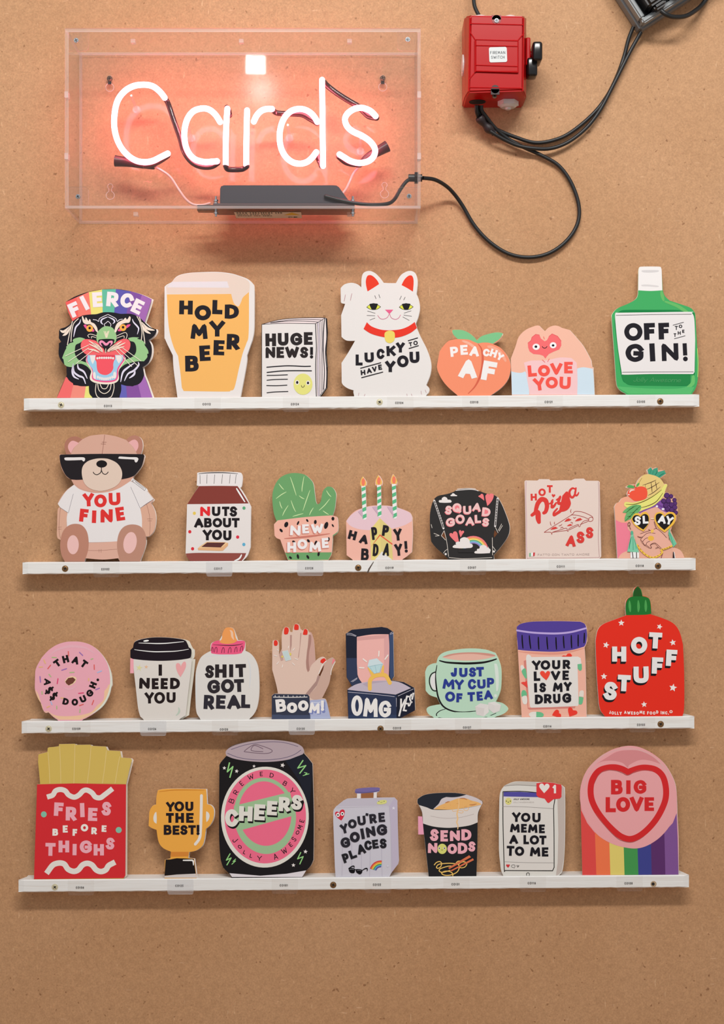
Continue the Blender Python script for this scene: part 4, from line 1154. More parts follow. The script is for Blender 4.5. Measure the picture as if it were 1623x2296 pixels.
c.part('card_rim').blob('1230 200* 1360 330 1470 530 1510 750 1500 950 1420 1180 1270 1370 1100 1490* 1250 1410 1390 1290 1490 1110 1535 940* 1552 890* 1530 680 1440 450 1320 280', 'd9ddcd')
c.part('icing_shine').line('330 360 480 240 700 170 850 165 1050 200 1230 310', (10, 55), 'e2adb8')
c.line('600 950 740 985 880 920', (8, 36), 'e2adb8')
c.part('centre_hole').poly('640 835 690 765 770 730 850 750 870 790 840 860 760 915 690 905', 'eecba4').poly('652 840 710 770 800 758 850 803 800 870 718 912 675 880', '6b3d30')
c.part('sprinkles')
for col, ls in (('c05f9a' if 0 else 'd9605c', '710 265 715 345/370 525 318 592/1205 520 1208 605/1195 1200 1165 1280/925 1300 995 1275'), ('d6406e', '512 785 498 878/908 1065 1000 1055'), ('9b6fb0', '925 280 985 338/585 622 675 592/168 745 178 850/1235 995 1305 965'), ('a9bd83', '400 375 480 380/1145 412 1180 400/740 665 820 660/935 1370 930 1430/488 1310 490 1360/340 700 375 745/205 1030 210 1080'), ('e3b87c', '240 420 270 490/155 562 215 558/300 1335 350 1310/570 1150 610 1155/1100 780 1098 820'), ('a9bbe0', '1270 665 1345 635/375 1225 398 1280')):
    c.lines(ls, 20, col, False)
c.part('lettering').letters([('T', 498, 485, 118, 135, -36), ('H', 658, 408, 118, 140, -14), ('A', 850, 428, 130, 145, 16), ('T', 1012, 500, 112, 140, 36)], 42, '1e1718')
c.part('lettering').letters([('A', 312, 848, 125, 130, 96), ('$', 345, 1008, 105, 178, 50), ('$', 430, 1122, 105, 185, 42)], 32, '1e1718')
c.part('lettering').letters([('D', 662, 1222, 115, 125, 14), ('O', 835, 1232, 125, 130, 0), ('U', 992, 1172, 115, 125, -24), ('G', 1120, 1062, 125, 130, -40), ('H', 1182, 905, 110, 125, -68)], 40, '1e1718').ell(1275, 805, 25, 25, '1e1718')
c.done()

c = Card('coffee_cup_greeting_card', 'takeaway coffee cup greeting card with a black lid', 3, (280, 1415, 165), group=GROUP)
c.sheet('430 1975* 340 1900* 290 1700 240 1250 200 900 185 620* 135 590 120 550 120 420* 180 360* 215 240 330 185 550 145 750 135 1000 145 1250 175 1350 215* 1420 360 1465 400* 1468 500 1450 580 1420 600* 1480 610* 1440 1000 1390 1400 1340 1870* 1170 1975*', 'd8d2cb', back=(75, 12), edge='dcd8cc')
c.part('pink_envelope').poly('118 600 190 600 195 930 115 930', 'eba3ac')
c.part('cup_lid').blob('120 420* 180 360* 210 250 330 190 550 148 750 138 1000 148 1250 180 1345 215* 1385 290 1410 360* 1460 400 1468 480 1450 575 1400 605* 1200 635 900 655 650 655 400 640 180 615* 130 590 120 540', '261a24')
c.lines('305 262 500 268 700 275 900 270 1100 252 1298 232/212 408 400 435 650 455 900 452 1150 440 1405 400', (10, 22), 'efe9e6').ell(468, 215, 62, 20, 'efe9e6', -8)
c.part('cup_stars').star(315, 810, 80, 'd9d49a', 10, .35)
c.star(470, 790, 48, 'e3b48c', 5, .35)
c.part('pink_heart').blob('1225 1015* 1170 930 1130 820 1130 730 1170 705 1215 730 1235 785* 1255 730 1300 675 1340 690 1345 780 1300 890', 'e5a2a3')
c.part('leaf_mark').line('1180 1680 1200 1750 1180 1810 1125 1865', (8, 44), 'b9c7b8')
c.part('lettering').letters([('I', 780, 860, 74, 245, 0)], 74, '2c2021')
c.part('lettering').letters([('N', 432, 1150, 230, 240, 2), ('E', 668, 1160, 150, 240, -1), ('E', 868, 1158, 155, 240, 1), ('D', 1105, 1155, 215, 245, 1)], 72, '2c2021')
c.part('lettering').letters([('Y', 540, 1475, 200, 240, -2), ('O', 765, 1472, 240, 255, 0), ('U', 1018, 1465, 198, 230, 0)], 64, '2c2021')
c.done()

c = Card('baby_bottle_greeting_card', 'white baby bottle greeting card with a pink ring and orange teat', 3, (430, 1400, 160), group=GROUP)
c.sheet('''210 2200* 120 2060 90 1900* 80 1500 85 1150 120 950 200 760 320 660 430 605* 430 460 490 400 620 370* 690 250 740 120 840 70 940 90 1000 220 1050 360* 1150 365 1210 410 1215 600* 1330 660 1430 780 1500 950 1530 1200 1530 1600 1480 1900 1400 2080 1290 2195*''', 'd9d5d0', back=(8, 6))
c.part('side_tint').line('1260 760 1320 950 1330 1200 1310 1440', (8, 28), 'd0d2d5').line('330 730 600 700 760 715 960 700', (6, 20), 'd0d4d8').line('110 1100 105 1500 110 1800', (8, 24), 'd0d6d6')
c.part('ring').blob('620 365* 540 380 460 430 440 500 435 620 450 660* 600 680 800 682 1000 678 1130 655* 1190 560 1210 450 1205 390 1150 370 1050 372*', 'e85a82')
c.lines('485 462 700 475 900 480 1050 465 1158 440', (8, 20), '4a2432').lines('445 600 455 540 470 520 485 560 482 625/515 630 530 545 560 520 575 570 570 640/678 645 690 570 715 525 738 570 735 645/825 650 840 570 870 522 890 560 890 635/970 630 985 550 1012 515 1028 560 1028 620/1098 610 1112 530 1140 490 1158 530 1152 590', 15, '7a2f48')
c.part('teat').blob('620 400* 680 330 700 200 760 90 850 68 940 95 980 200 1000 300 1035 365* 960 420 820 445 700 435', 'f89a57').line('870 135 910 180 920 270 955 345', (18, 56), 'efbf9f')
c.part('lettering').letters([('S', 405, 1075, 200, 290, 3), ('H', 660, 1060, 260, 300, 0), ('I', 895, 1055, 105, 290, 0), ('T', 1115, 1050, 240, 295, -2)], 92, '352d30')
c.part('lettering').letters([('G', 495, 1415, 285, 310, 0), ('O', 812, 1400, 300, 310, 0), ('T', 1075, 1390, 225, 290, -2)], 90, '3a343a')
c.part('lettering').letters([('R', 390, 1768, 235, 320, 3), ('E', 660, 1765, 215, 310, 2), ('A', 955, 1760, 300, 315, -1), ('L', 1225, 1752, 205, 300, 1)], 92, '3a3640')
c.done()

c = Card('ring_hand_greeting_card', 'raised hand greeting card with red nails and diamond ring reading boom', 3, (600, 1390, 166.15), group=GROUP)
c.sheet('''90 2215* 90 1660* 140 1620 225 1610* 190 1430 100 1090* 105 520 130 450 180 440 235 470 250 560 250 760* 310 630* 310 330 350 190 410 155 470 180 495 260* 540 270* 570 130 620 85 690 110 720 200* 780 240* 800 200 870 205 900 260* 960 290 990 360 1020 500 1050 900*
 1100 850 1180 810 1240 815 1280 860* 1290 890* 1380 830* 1430 825 1480 890* 1480 920* 1400 1120 1350 1380 1250 1600 1190 1715* 1270 1735 1310 1850 1380 2200*''', 'd9bdae', back=None)
c.part('back_hand').blob('840 900* 870 650 900 500 940 330 900 260* 960 280 1000 400 1030 650 1048 905* 960 990 890 1140* 850 1060', 'c79f93')
c.blob('840 930* 860 700 880 560 900 320* 950 340 950 500 910 700 900 900 920 1100* 880 1145* 850 1060', 'a98075')
c.poly('490 330 530 330 525 560 495 720 490 560', 'b08a80').poly('720 280 740 290 720 500 690 760 680 820 665 830 700 600', 'b08a80').poly('250 770 310 640 345 880 290 900', 'c09a90')
c.blob('1150 1240* 1200 1150 1230 980 1290 890 1360 840 1430 825 1485 890* 1400 1120 1350 1380 1250 1600 1190 1720* 1000 1740 850 1620* 980 1560 1080 1440', 'c5a495')
c.poly('1100 1210 1150 1240 1080 1430 940 1600 920 1640 830 1620 930 1500 1060 1340', 'a88880')
c.part('hand_gap').poly('1115 1210 1210 1020 1240 980 1210 1100 1150 1235', '5e351f')
c.part('fingernail').blob('370 175* 410 158 455 180* 462 240 440 310* 390 320 358 305* 358 240', 'dd3526')
c.part('fingernail').blob('590 100* 630 92 675 115* 682 160 675 215* 620 222 580 210* 580 160', 'dd3526')
c.part('fingernail').blob('800 205* 840 200 872 225* 875 270 865 325* 810 328 770 318* 780 270', 'dd3526')
c.part('fingernail').blob('142 455* 180 442 215 470* 222 520 205 562* 160 568 138 545* 135 500', 'dd3526')
c.part('fingernail').blob('1190 855* 1240 840 1280 880* 1210 955* 1155 930* 1160 885', 'dd3526')
c.part('fingernail').poly('1430 850 1480 880 1420 965 1405 960', 'ee7f86')
c.part('nail_edge').line('1280 905 1200 985 1120 1180', 14, 'f0e6df').line('1480 915 1400 1080 1385 1200', 12, 'f0e6df')
c.part('ring_gem').poly('310 690 440 660 520 870 395 905', 'cdd5d3').poly('330 700 435 675 500 860 400 890', 'bfd0cf').ell(320, 805, 24, 22, 'd9c866').ell(498, 750, 22, 30, 'd9c866')
c.lines('460 575 450 620/590 620 550 670/145 775 205 795/240 920 200 970/330 985 318 1040/540 940 590 990/595 840 655 870/210 655 240 672', (14, 34), 'ebe3dc', False)
c.part('dark_cuff').poly('90 1665 140 1620 880 1632 915 1680 935 2215 90 2215', '343849').poly('90 1900 925 1900 935 2215 90 2215', '434c66')
c.line('125 1690 500 1695 865 1688', 16, 'e3dedb').lines('165 1655 165 1690/250 1665 252 1692/355 1655 355 1692/448 1655 450 1692/555 1665 558 1692/640 1668 642 1692/712 1670 714 1692/800 1655 802 1690', 14, 'e3dedb')
c.part('pale_cuff').poly('925 1760 1260 1735 1300 1820 1380 2215 935 2215', 'a9b0cf').poly('935 1980 1330 1980 1380 2215 935 2215', 'aab4d2')
c.lines('1000 2215 1330 2145/960 1800 1060 1810 1150 1800', 10, 'dde0ea')
c.part('lettering').letters([('B', 290, 1875, 225, 280, -5), ('O', 535, 1922, 228, 230, 0), ('O', 780, 1878, 228, 232, 0)], 80, 'e8e4e1', (-6, 10, '25283a'))
c.part('lettering').letters([('M', 1030, 1928, 235, 230, 6), ('!', 1200, 1878, 66, 230, 0)], 64, 'e8e4e1', (26, 46, '7882b5'))
c.done()

c = Card('ring_box_greeting_card', 'open ring box greeting card reading O M G yes', 3, (765, 1400, 175), group=GROUP)
c.sheet('145 2000 125 1360 220 1280 110 1100 92 195 220 110 840 52 960 75 1080 155 1095 1080 1040 1160 1300 1200 1520 1320 1535 1790 1230 2000', '262b40', smooth=False, back=(6, 4))
c.part('box_lining').blob('325 260* 640 210 985 205* 1000 500 990 1080* 1020 1170* 440 1230* 340 1050 325 700', 'e8b0a9')
c.poly('330 265 985 208 890 290 330 340', 'd49e9a').poly('985 208 1000 500 990 1090 890 1100 890 290', 'd9a3a1')
c.part('box_lid').poly('1000 208 1080 160 1090 1070 1035 1150 1010 1080 1000 600', '3a4a6c')
c.part('box_lid').poly('110 700 320 700 340 1090 430 1215 220 1275 115 1100', '303953')
c.part('cushion').blob('130 1350* 300 1250 560 1190 900 1165 1200 1200 1450 1325* 1320 1380 1130 1460* 900 1435 500 1400 140 1360*', 'beb2bf').poly('440 1240 600 1180 1000 1180 640 1230 560 1310', 'b2a2b2')
c.part('box_front').poly('140 1372 1125 1470 1150 1480 1225 2000 145 2000', '2b3450').poly('145 1700 1140 1700 1225 2000 145 2000', '303c5a');c.part('box_side').poly('1150 1480 1515 1325 1530 1790 1230 2000 1150 2000', '23263a')
c.part('box_lines').lines('145 1408 700 1455 1105 1502/1145 1530 1155 1960/1180 1490 1500 1342/115 185 200 190 310 235/115 215 200 220 300 248/205 1190 330 1110/235 1195 330 1130/1015 185 1060 158/1015 208 1075 185', 9, 'c9c4d0')
c.part('gold_ring').line('595 1340 600 1170 680 1080 820 1050 930 1070 1010 1215', 82, 'eabb5a').poly('545 900 580 890 690 1040 680 1080 630 1080', 'eabb5a').poly('860 850 890 855 885 1020 830 1000', 'eabb5a')
c.part('diamond').poly('545 870 580 740 740 705 870 820 800 1000 680 1025', 'b6d4d8').poly('545 870 580 740 740 705 870 820 700 850', 'c9dade').lines('570 885 700 850 860 825/700 850 735 1010/600 900 680 1020/835 840 800 995', 7, '8db6bf', False)
c.part('sparkles').lines('785 560 778 660/970 640 910 725/455 720 525 775/380 900 470 905', (26, 44), 'ebe0d8', False)
c.part('lettering').letters([('O', 328, 1690, 240, 425, 0), ('M', 615, 1725, 300, 390, 3), ('G', 905, 1760, 255, 345, 3)], 84, 'e6e3e1')
c.part('lettering').letters([('Y', 1245, 1730, 120, 370, 8), ('E', 1355, 1645, 85, 330, 8), ('S', 1435, 1575, 70, 270, 8), ('!', 1478, 1530, 24, 220, 6)], 36, 'e6e3e1', shear=.1)
c.done()

c = Card('tea_cup_greeting_card', 'mint green tea cup and saucer greeting card with sugar cubes', 3, (945, 1445, 200), group=GROUP)
c.sheet('''240 1370* 130 1300 90 1200 130 1140 240 1105 340 1090* 280 965* 150 920 75 840* 65 500* 110 400 200 350 270 340* 310 220 420 140 650 90 900 72 1150 90 1340 150* 1400 270 1445 430 1450 650 1430 850 1350 1040* 1480 1070 1560 1150 1560 1220 1480 1300 1300 1370*''', 'b5d4bd', back=(8, 5), edge='d9ecc9')
c.part('tea').blob('375 230* 500 180 700 150 950 143 1200 160 1330 190 1340 212* 1200 255 1000 285 800 295 600 280 450 255', 'dfb1a0').blob('375 230* 500 180 700 150 950 143 1200 160 1330 190 1340 212* 1250 210 1000 175 800 172 600 190 450 225', 'c98f80')
c.part('cup_outline').line('330 295 450 325 650 340 850 345 1100 330 1250 300 1360 265', (22, 40), '1e1b1e').line('280 380 255 550 270 780 310 980 400 1130 560 1210 750 1230 985 1212', (12, 30), '1e1b1e')
c.line('255 500 190 530 150 600 145 700 180 800 220 840 270 845', 20, '1e1b1e').line('430 1175 330 1210 270 1270 300 1320 420 1350 700 1360 1000 1350 1180 1320 1355 1250', (10, 20), '1e1b1e')
c.part('handle_opening').blob('250 515* 200 545 165 620 165 720 200 800 262 835* 245 680', 'dcdbda')
c.part('shine').blob('1320 350* 1370 360 1400 500 1405 700 1390 830 1360 845 1350 700 1335 500', 'd4dfd5').ell(1345, 935, 28, 32, 'd4dfd5')
c.part('sugar_cube').poly('975 1130 1070 1070 1215 1095 1225 1230 1130 1310 1000 1275', 'd3cdca').poly('975 1130 1070 1070 1215 1095 1140 1165', 'dad6d3').poly('1140 1165 1215 1095 1225 1230 1130 1310', 'dcd8d4')
c.part('sugar_cube').poly('1210 1060 1330 1040 1445 1100 1420 1210 1310 1250 1225 1180', 'd6d2cf').poly('1210 1060 1330 1040 1445 1100 1330 1110', 'dedad7').poly('1330 1110 1445 1100 1420 1210 1310 1250', 'd9d4d1')
LB = '2a3a8c'
c.part('lettering').letters([('J', 588, 505, 108, 160, 2), ('U', 760, 510, 150, 165, 0), ('S', 928, 503, 128, 170, 0), ('T', 1065, 495, 140, 170, -2)], 52, LB)
c.part('lettering').letters([('M', 495, 718, 215, 180, 4), ('Y', 685, 730, 165, 175, 0), ('C', 915, 722, 145, 185, 0), ('U', 1090, 720, 150, 165, -2), ('P', 1255, 695, 130, 175, 0)], 50, LB)
c.part('lettering').letters([('O', 520, 948, 182, 182, 0), ('F', 688, 970, 108, 165, 2), ('T', 905, 950, 135, 165, -2), ('E', 1058, 938, 108, 165, -4), ('A', 1215, 912, 155, 165, -4)], 50, LB)
c.done()

c = Card('pill_jar_greeting_card', 'pill jar greeting card with purple lid reading your love is my drug', 3, (1145, 1385, 185), group=GROUP)
c.sheet('215 1985* 200 1700* 160 1000 140 640* 125 480 118 180* 200 120 400 80 700 68 1000 65 1380 75* 1450 120 1490 200 1500 400 1495 480 1450 590* 1470 1000 1490 1980*', 'f1b09c', back=(5, 3))
c.part('jar_lid').blob('118 180* 200 120 400 80 700 70 1000 68 1370 78* 1450 120 1485 200 1500 350 1480 500 1440 570* 1200 635 900 668 600 665 300 648 140 630* 130 480 120 350', '503e92')
c.line('122 250 400 290 700 308 950 308 1200 280 1475 208', (34, 38), 'b7a2d8').lines('222 345 228 480 240 600/365 355 375 480 392 605/542 382 545 500 552 620/710 382 716 500 728 618/888 390 892 500 900 620/1035 365 1040 480 1050 595/1190 348 1192 480 1198 595/1325 340 1325 450 1325 560/1448 305 1446 400 1440 495', (20, 28), '17131c')
c.part('lid_shade').line('150 665 400 690 700 705 1000 695 1250 650 1440 600', (10, 44), 'dc9583')
c.part('label_shade').poly('255 850 330 820 345 1770 1275 1745 1260 1780 370 1810 335 1790', 'cf8176')
c.part('paper_label').poly('300 800 310 740 345 720 390 745 405 775 700 770 1320 765 1375 795 1390 905 1312 915 1335 1700 1320 1735 800 1760 400 1770 380 1745 330 1300', 'dedad5')
GP = '6bb889'
for pts, col in (('190 960 230 930 270 1000 215 1050', 'e0dbd3'), ('215 1050 290 1000 315 1190 270 1170', GP), ('208 1490 230 1430 280 1430 312 1480 310 1535 222 1560', GP), ('222 1560 310 1540 325 1660 290 1705 240 1680', 'e0dbd3')):
    c.part('pill').blob(' '.join(pts.split()), col)
c.part('pill').poly('1312 915 1395 905 1400 1000 1385 1040 1350 1042 1318 1000', GP)
c.part('pill').blob('1345 1550* 1350 1460 1390 1430 1435 1450 1430 1560*', 'dfd6cb').blob('1340 1550* 1430 1570* 1410 1680 1375 1708 1335 1700*', GP)
c.part('pill').blob('502 1850* 420 1852 365 1880 360 1915 400 1955 500 1958*', 'e0dbd3').blob('502 1850* 600 1862 648 1905 620 1950 500 1958*', GP)
c.part('red_heart').poly('1000 765 1035 740 1085 750 1120 705 1170 700 1205 740 1195 765', 'e63c2f')
c.part('red_heart').blob('812 1920* 850 1850 900 1808 945 1830 950 1880* 985 1900 985 1950 950 1962', 'e63c2f')
c.part('red_heart').blob('1155 1945* 1130 1850 1130 1790 1160 1760 1200 1775 1225 1820* 1290 1830 1310 1870 1280 1905', 'e63c2f')
c.part('red_heart').poly('200 1280 240 1262 275 1265 315 1240 330 1380', 'e4463d')
c.part('lettering').letters([('Y', 505, 935, 170, 180, -2), ('O', 682, 930, 190, 185, 0), ('U', 893, 925, 160, 178, 0), ('R', 1095, 918, 145, 178, 0)], 54, '24222a')
c.part('lettering').letters([('L', 515, 1150, 125, 185, -1), ('V', 882, 1140, 180, 180, 0), ('E', 1080, 1132, 125, 185, 0)], 56, '24222a')
c.part('red_heart').blob('698 1230* 610 1150 575 1090 600 1050 650 1055 680 1095* 720 1050 765 1060 772 1100 740 1170', 'ee4a38')
c.part('lettering').letters([('I', 488, 1378, 62, 180, -2), ('S', 628, 1372, 130, 185, 0), ('M', 928, 1365, 190, 180, 4), ('Y', 1120, 1352, 150, 170, 0)], 56, '24222a')
c.part('lettering').letters([('D', 555, 1605, 160, 185, 0), ('R', 728, 1592, 150, 180, 0), ('U', 905, 1590, 145, 185, -2), ('G', 1100, 1580, 175, 190, 0)], 56, '24222a')
c.done()

c = Card('hot_sauce_greeting_card', 'red hot sauce bottle greeting card with green cap, right end of the third shelf', 3, (1325, 1310, 220), group=GROUP)
c.sheet('''230 2195* 160 2100 130 1980* 90 1400 75 940* 110 760 200 660 400 580 575 515* 570 330 600 240 700 190* 710 80 765 38 820 80 845 190* 940 220 990 330 990 500* 1150 550 1350 640 1460 780 1520 1000* 1540 1500 1535 2100 1470 2190*''', 'dd2e1e', back=(-7, 3))
c.part('green_cap').blob('580 512* 570 400 580 300 620 230 690 200* 705 110 765 38 825 90 850 195* 950 230 985 320 995 490* 900 505 700 510', '1e6e2c')
c.poly('710 120 740 60 765 42 800 60 835 150 848 200 700 200', '20501f')
c.lines('635 275 640 360 648 455/780 268 785 370 782 455/902 265 905 370 905 450', (14, 44), '4a9a4f')
for x, y, r, a in ((500, 640, 55, 0), (1132, 702, 50, 20), (248, 1005, 56, 15), (1352, 965, 56, -10), (213, 1525, 56, 0), (1355, 1712, 68, 10), (877, 1988, 52, -5)):
    c.part('star').star(x, y, r, 'e8e0dc', a, .45)
c.part('lettering').letters([('H', 465, 1155, 235, 250, 0), ('O', 795, 1008, 270, 275, 0), ('T', 1065, 930, 215, 265, 3)], 84, 'e1dedc', (-16, 36, '1c1a1f'))
c.part('lettering').letters([('S', 322, 1765, 220, 300, 4), ('T', 545, 1635, 215, 270, 3), ('U', 828, 1498, 250, 275, -1), ('F', 1098, 1345, 185, 270, 2), ('F', 1332, 1218, 180, 270, 3)], 86, 'e1dedc', (-16, 36, '1c1a1f'))
c.part('small_lettering').text('JOLLY AWESOME FOOD INC.', 300, 2125, 1285, 2118, 52, 13, 'f0dcd6', gap=.22, dys=[-6, 4, 8, 10, 12])
c.ell(1322, 2108, 26, 24, 'f0dcd6').ell(1322, 2108, 13, 12, 'dd2e1e')
c.done()

# ================================================================== lowest shelf
c = Card('fries_greeting_card', 'red box of french fries greeting card, left end of the lowest shelf', 4, (60, 1650, 250), group=GROUP)
c.sheet('''105 2085 150 705 195 700 165 380 170 270 300 235 305 175 465 150 470 120 705 115 710 130 925 128 945 145 1150 155 1175 210 1360 222 1375 315 1510 325 1530 350 1440 705 1435 2030 1410 2070''', 'cfb35c', smooth=False, back=(26, 4), edge='e2d6c8')
c.part('french_fry').poly('195 690 168 380 172 275 305 240 335 690', 'cdae55')
for pts in ('335 690 305 240 308 180 325 165 470 155 495 690', '495 690 470 155 472 122 705 118 685 690', '685 690 708 130 925 130 880 690', '880 690 938 148 1150 160 1165 210 1100 690', '1100 690 1168 212 1350 225 1365 315 1280 690', '1280 690 1368 318 1510 328 1525 355 1445 705'):
    c.part('french_fry').poly(pts, 'cfb35c')
c.part('fry_edges').lines('308 240 325 450 335 690/478 150 490 400 495 690/700 130 695 400 685 690/935 150 915 400 880 690/1160 215 1135 450 1100 690/1355 300 1325 450 1285 690', 11, 'dcc27c')
c.part('fry_box').poly('105 2085 150 705 700 692 1445 705 1435 2030 1410 2070', 'd02d33')
c.part('wavy_line').line('330 880 380 860 420 800 490 780 560 800 610 860 690 892 760 860 820 800 880 790 950 830 1000 890 1070 900 1130 860 1220 790', 74, 'e2dcd5', cap='s')
c.part('wavy_line').line('310 1970 370 1890 420 1860 490 1850 550 1870 600 1940 680 1972 750 1950 810 1880 880 1855 950 1880 1010 1950 1080 1975 1150 1950 1190 1890 1250 1855', 80, 'e2dcd5', cap='s')
c.part('green_dot').ell(248, 1142, 42, 44, '82bda5')
c.part('green_dot').ell(1338, 1370, 44, 44, '82bda5')
PK = 'ecaab5'
c.part('lettering').letters([('F', 465, 1068, 135, 195, 3), ('R', 645, 1132, 155, 200, 1), ('I', 808, 1080, 80, 205, -2), ('E', 960, 1143, 135, 190, 2), ('S', 1160, 1060, 135, 200, 3)], 64, PK)
c.part('lettering').letters([('B', 415, 1402, 82, 102, 1), ('E', 560, 1355, 72, 104, -1), ('F', 700, 1405, 66, 100, 2), ('O', 840, 1337, 108, 108, 0), ('R', 980, 1382, 80, 100, 2), ('E', 1125, 1350, 70, 95, 2)], 34, 'ebe4dc')
c.part('lettering').letters([('T', 345, 1652, 148, 188, 1), ('H', 540, 1610, 155, 172, 0), ('I', 696, 1655, 65, 165, 1), ('G', 858, 1615, 175, 185, 0), ('H', 1048, 1658, 150, 165, 0), ('S', 1215, 1568, 125, 172, 3)], 58, PK)
c.done()

c = Card('trophy_greeting_card', 'gold trophy cup greeting card on a black base', 4, (325, 1755, 165), group=GROUP)
c.sheet('''430 2095* 440 1700* 560 1670* 570 1520* 400 1440 300 1300 255 1040* 150 1000 80 950* 95 650* 130 560 180 500 245 480* 255 300 285 165* 400 140 700 130 1350 140* 1370 470* 1460 500 1520 600 1510 780 1440 930 1345 1015* 1310 1250 1270 1380 1190 1460 1100 1505 975 1530* 955 1660* 1085 1675* 1140 2095*''', 'eba748', back=(22, -2), edge='e5dedb')
c.part('rim_line').line('315 200 600 165 900 160 1310 165', (10, 18), 'c77b28')
c.part('handle_opening').blob('252 645* 215 670 185 770 200 860 255 905* 260 780', 'e0dbd2')
c.part('handle_opening').blob('1350 630* 1400 660 1425 730 1400 820 1355 870* 1345 750', 'e0dbd2')
c.part('shine').line('1245 285 1240 600 1225 1050 1200 1230 1110 1355', 62, 'e3ddd5')
c.part('stem').poly('570 1525 960 1525 945 1665 575 1670', 'd38536').poly('575 1635 945 1625 945 1665 575 1672', 'efa843')
c.part('black_base').poly('430 2050 455 1695 560 1692 700 1665 1075 1680 1120 2005 700 2025', '241d1d').line('845 1712 1040 1710* 1065 1730* 1068 1815', (26, 36, 18), 'ece7e3')
c.part('base_edge').poly('430 2055 700 2025 1120 2005 1140 2095 430 2095', 'cfc6c2')
c.part('lettering').letters([('Y', 560, 530, 185, 205, 0), ('O', 755, 522, 215, 222, 0), ('U', 978, 522, 175, 205, 0)], 60, '2a2128')
c.part('lettering').letters([('T', 550, 775, 172, 215, 0), ('H', 765, 775, 190, 215, 0), ('E', 990, 775, 165, 215, 0)], 66, '2a2128')
c.part('lettering').letters([('B', 500, 1040, 172, 218, 0), ('E', 685, 1045, 150, 205, 0), ('S', 860, 1042, 160, 212, 0), ('T', 1038, 1040, 168, 205, 0), ('!', 1170, 1042, 56, 222, 0)], 60, '2a2128')
c.done()

c = Card('drink_can_greeting_card', 'tall black drink can greeting card with a pink and green oval', 4, (480, 1650, 240), group=GROUP)
c.sheet('''270 2140* 230 2080* 140 1990 100 1880* 75 1500 80 440* 110 390 185 305* 190 220 300 140 600 75 900 60 1200 100 1330 170 1365 270* 1420 330 1490 420* 1510 1200 1505 1880* 1460 1970 1390 2040* 1340 2130*''', '231f22', back=(8, 2), edge='d8c9bf')
c.part('can_top').blob('185 300* 180 230 270 160 450 105 700 65 950 65 1200 100 1330 160 1362 230* 1340 280 1200 340 1000 380 750 395 500 380 300 345', 'b3a1a8')
c.line('260 205 500 130 800 92 1050 100 1270 160', 9, '6d6078').line('205 265 400 335 700 365 1000 345 1200 290 1315 215', 9, '6d6078').line('465 225 600 135 700 145 860 205 870 245 760 268 500 245', 9, '6d5664', closed=True).line('740 195 640 150 590 155 560 210 600 230 740 238', 9, '6d5664')
c.part('can_bottom').poly('232 2082 700 2120 1100 2090 1395 2040 1335 2140 270 2140', 'dcd5da')
c.part('can_shade').poly('1080 380 1340 280 1420 340 1490 430 1480 700 1440 1100 1300 700', '272a38')
c.part('oval_label').ell(770, 1232, 665, 765, 'dedad0', 2, 64)
c.ell(775, 1222, 618, 712, 'ef6b89', 2, 64)
c.part('green_ring').ell(770, 1212, 470, 580, '9bbd92', -6, 64)
c.ell(770, 1178, 400, 490, 'ef6b89', -6, 64)
c.poly('300 1060 1150 850 1230 1200 1200 1210 370 1440 300 1280', '9bbd92')
c.part('lettering').letters([('B', 265, 985, 66, 80, -68), ('R', 328, 855, 60, 72, -60), ('E', 415, 722, 42, 76, -40), ('W', 555, 622, 92, 74, -18), ('E', 715, 577, 44, 66, -2), ('D', 873, 597, 60, 68, 10), ('B', 1075, 720, 58, 70, 32), ('Y', 1185, 832, 74, 76, 52)], 11, '2b2328')
c.part('lettering').letters([('J', 318, 1578, 50, 86, 48), ('O', 390, 1682, 66, 48, 40), ('L', 462, 1765, 38, 56, 26), ('L', 560, 1818, 36, 60, 12), ('Y', 688, 1855, 72, 72, 2), ('A', 930, 1828, 62, 88, -18), ('W', 1065, 1745, 82, 84, -26), ('E', 1160, 1650, 42, 66, -38), ('S', 1210, 1565, 48, 80, -50), ('O', 1265, 1465, 66, 50, -55), ('M', 1300, 1385, 62, 72, -66), ('E', 1330, 1290, 40, 72, -75)], 11, '2b2328')
c.part('lettering').letters([('C', 262, 1245, 195, 265, -2), ('H', 480, 1180, 205, 225, 2), ('E', 690, 1158, 165, 240, 3), ('E', 878, 1095, 155, 215, 3), ('R', 1065, 1035, 170, 215, 2), ('S', 1255, 1008, 165, 225, 6)], 74, 'dedbd2', (14, 30, '221d20'))
for x, y, r in ((155, 487, 30), (342, 535, 32), (605, 460, 26), (1038, 445, 38), (1385, 1755, 34), (1202, 1960, 32)):
    c.part('star').star(x, y, r, WH, x % 30, .45)
for a, w in (('232 412 200 545 285 465 240 625', 20), ('1345 375 1268 488 1390 450 1300 565', 18), ('1370 555 1410 565 1375 590 1440 575 1350 602', 11), ('240 1790 185 1885 258 1850 195 1955', 16), ('325 1868 285 1905 325 1895 270 1945', 12), ('1312 1770 1265 1865 1350 1830 1300 1940', 16)):
    c.part('lightning_bolt').line(a, w, '93cf83', False, cap='s')
c.done()

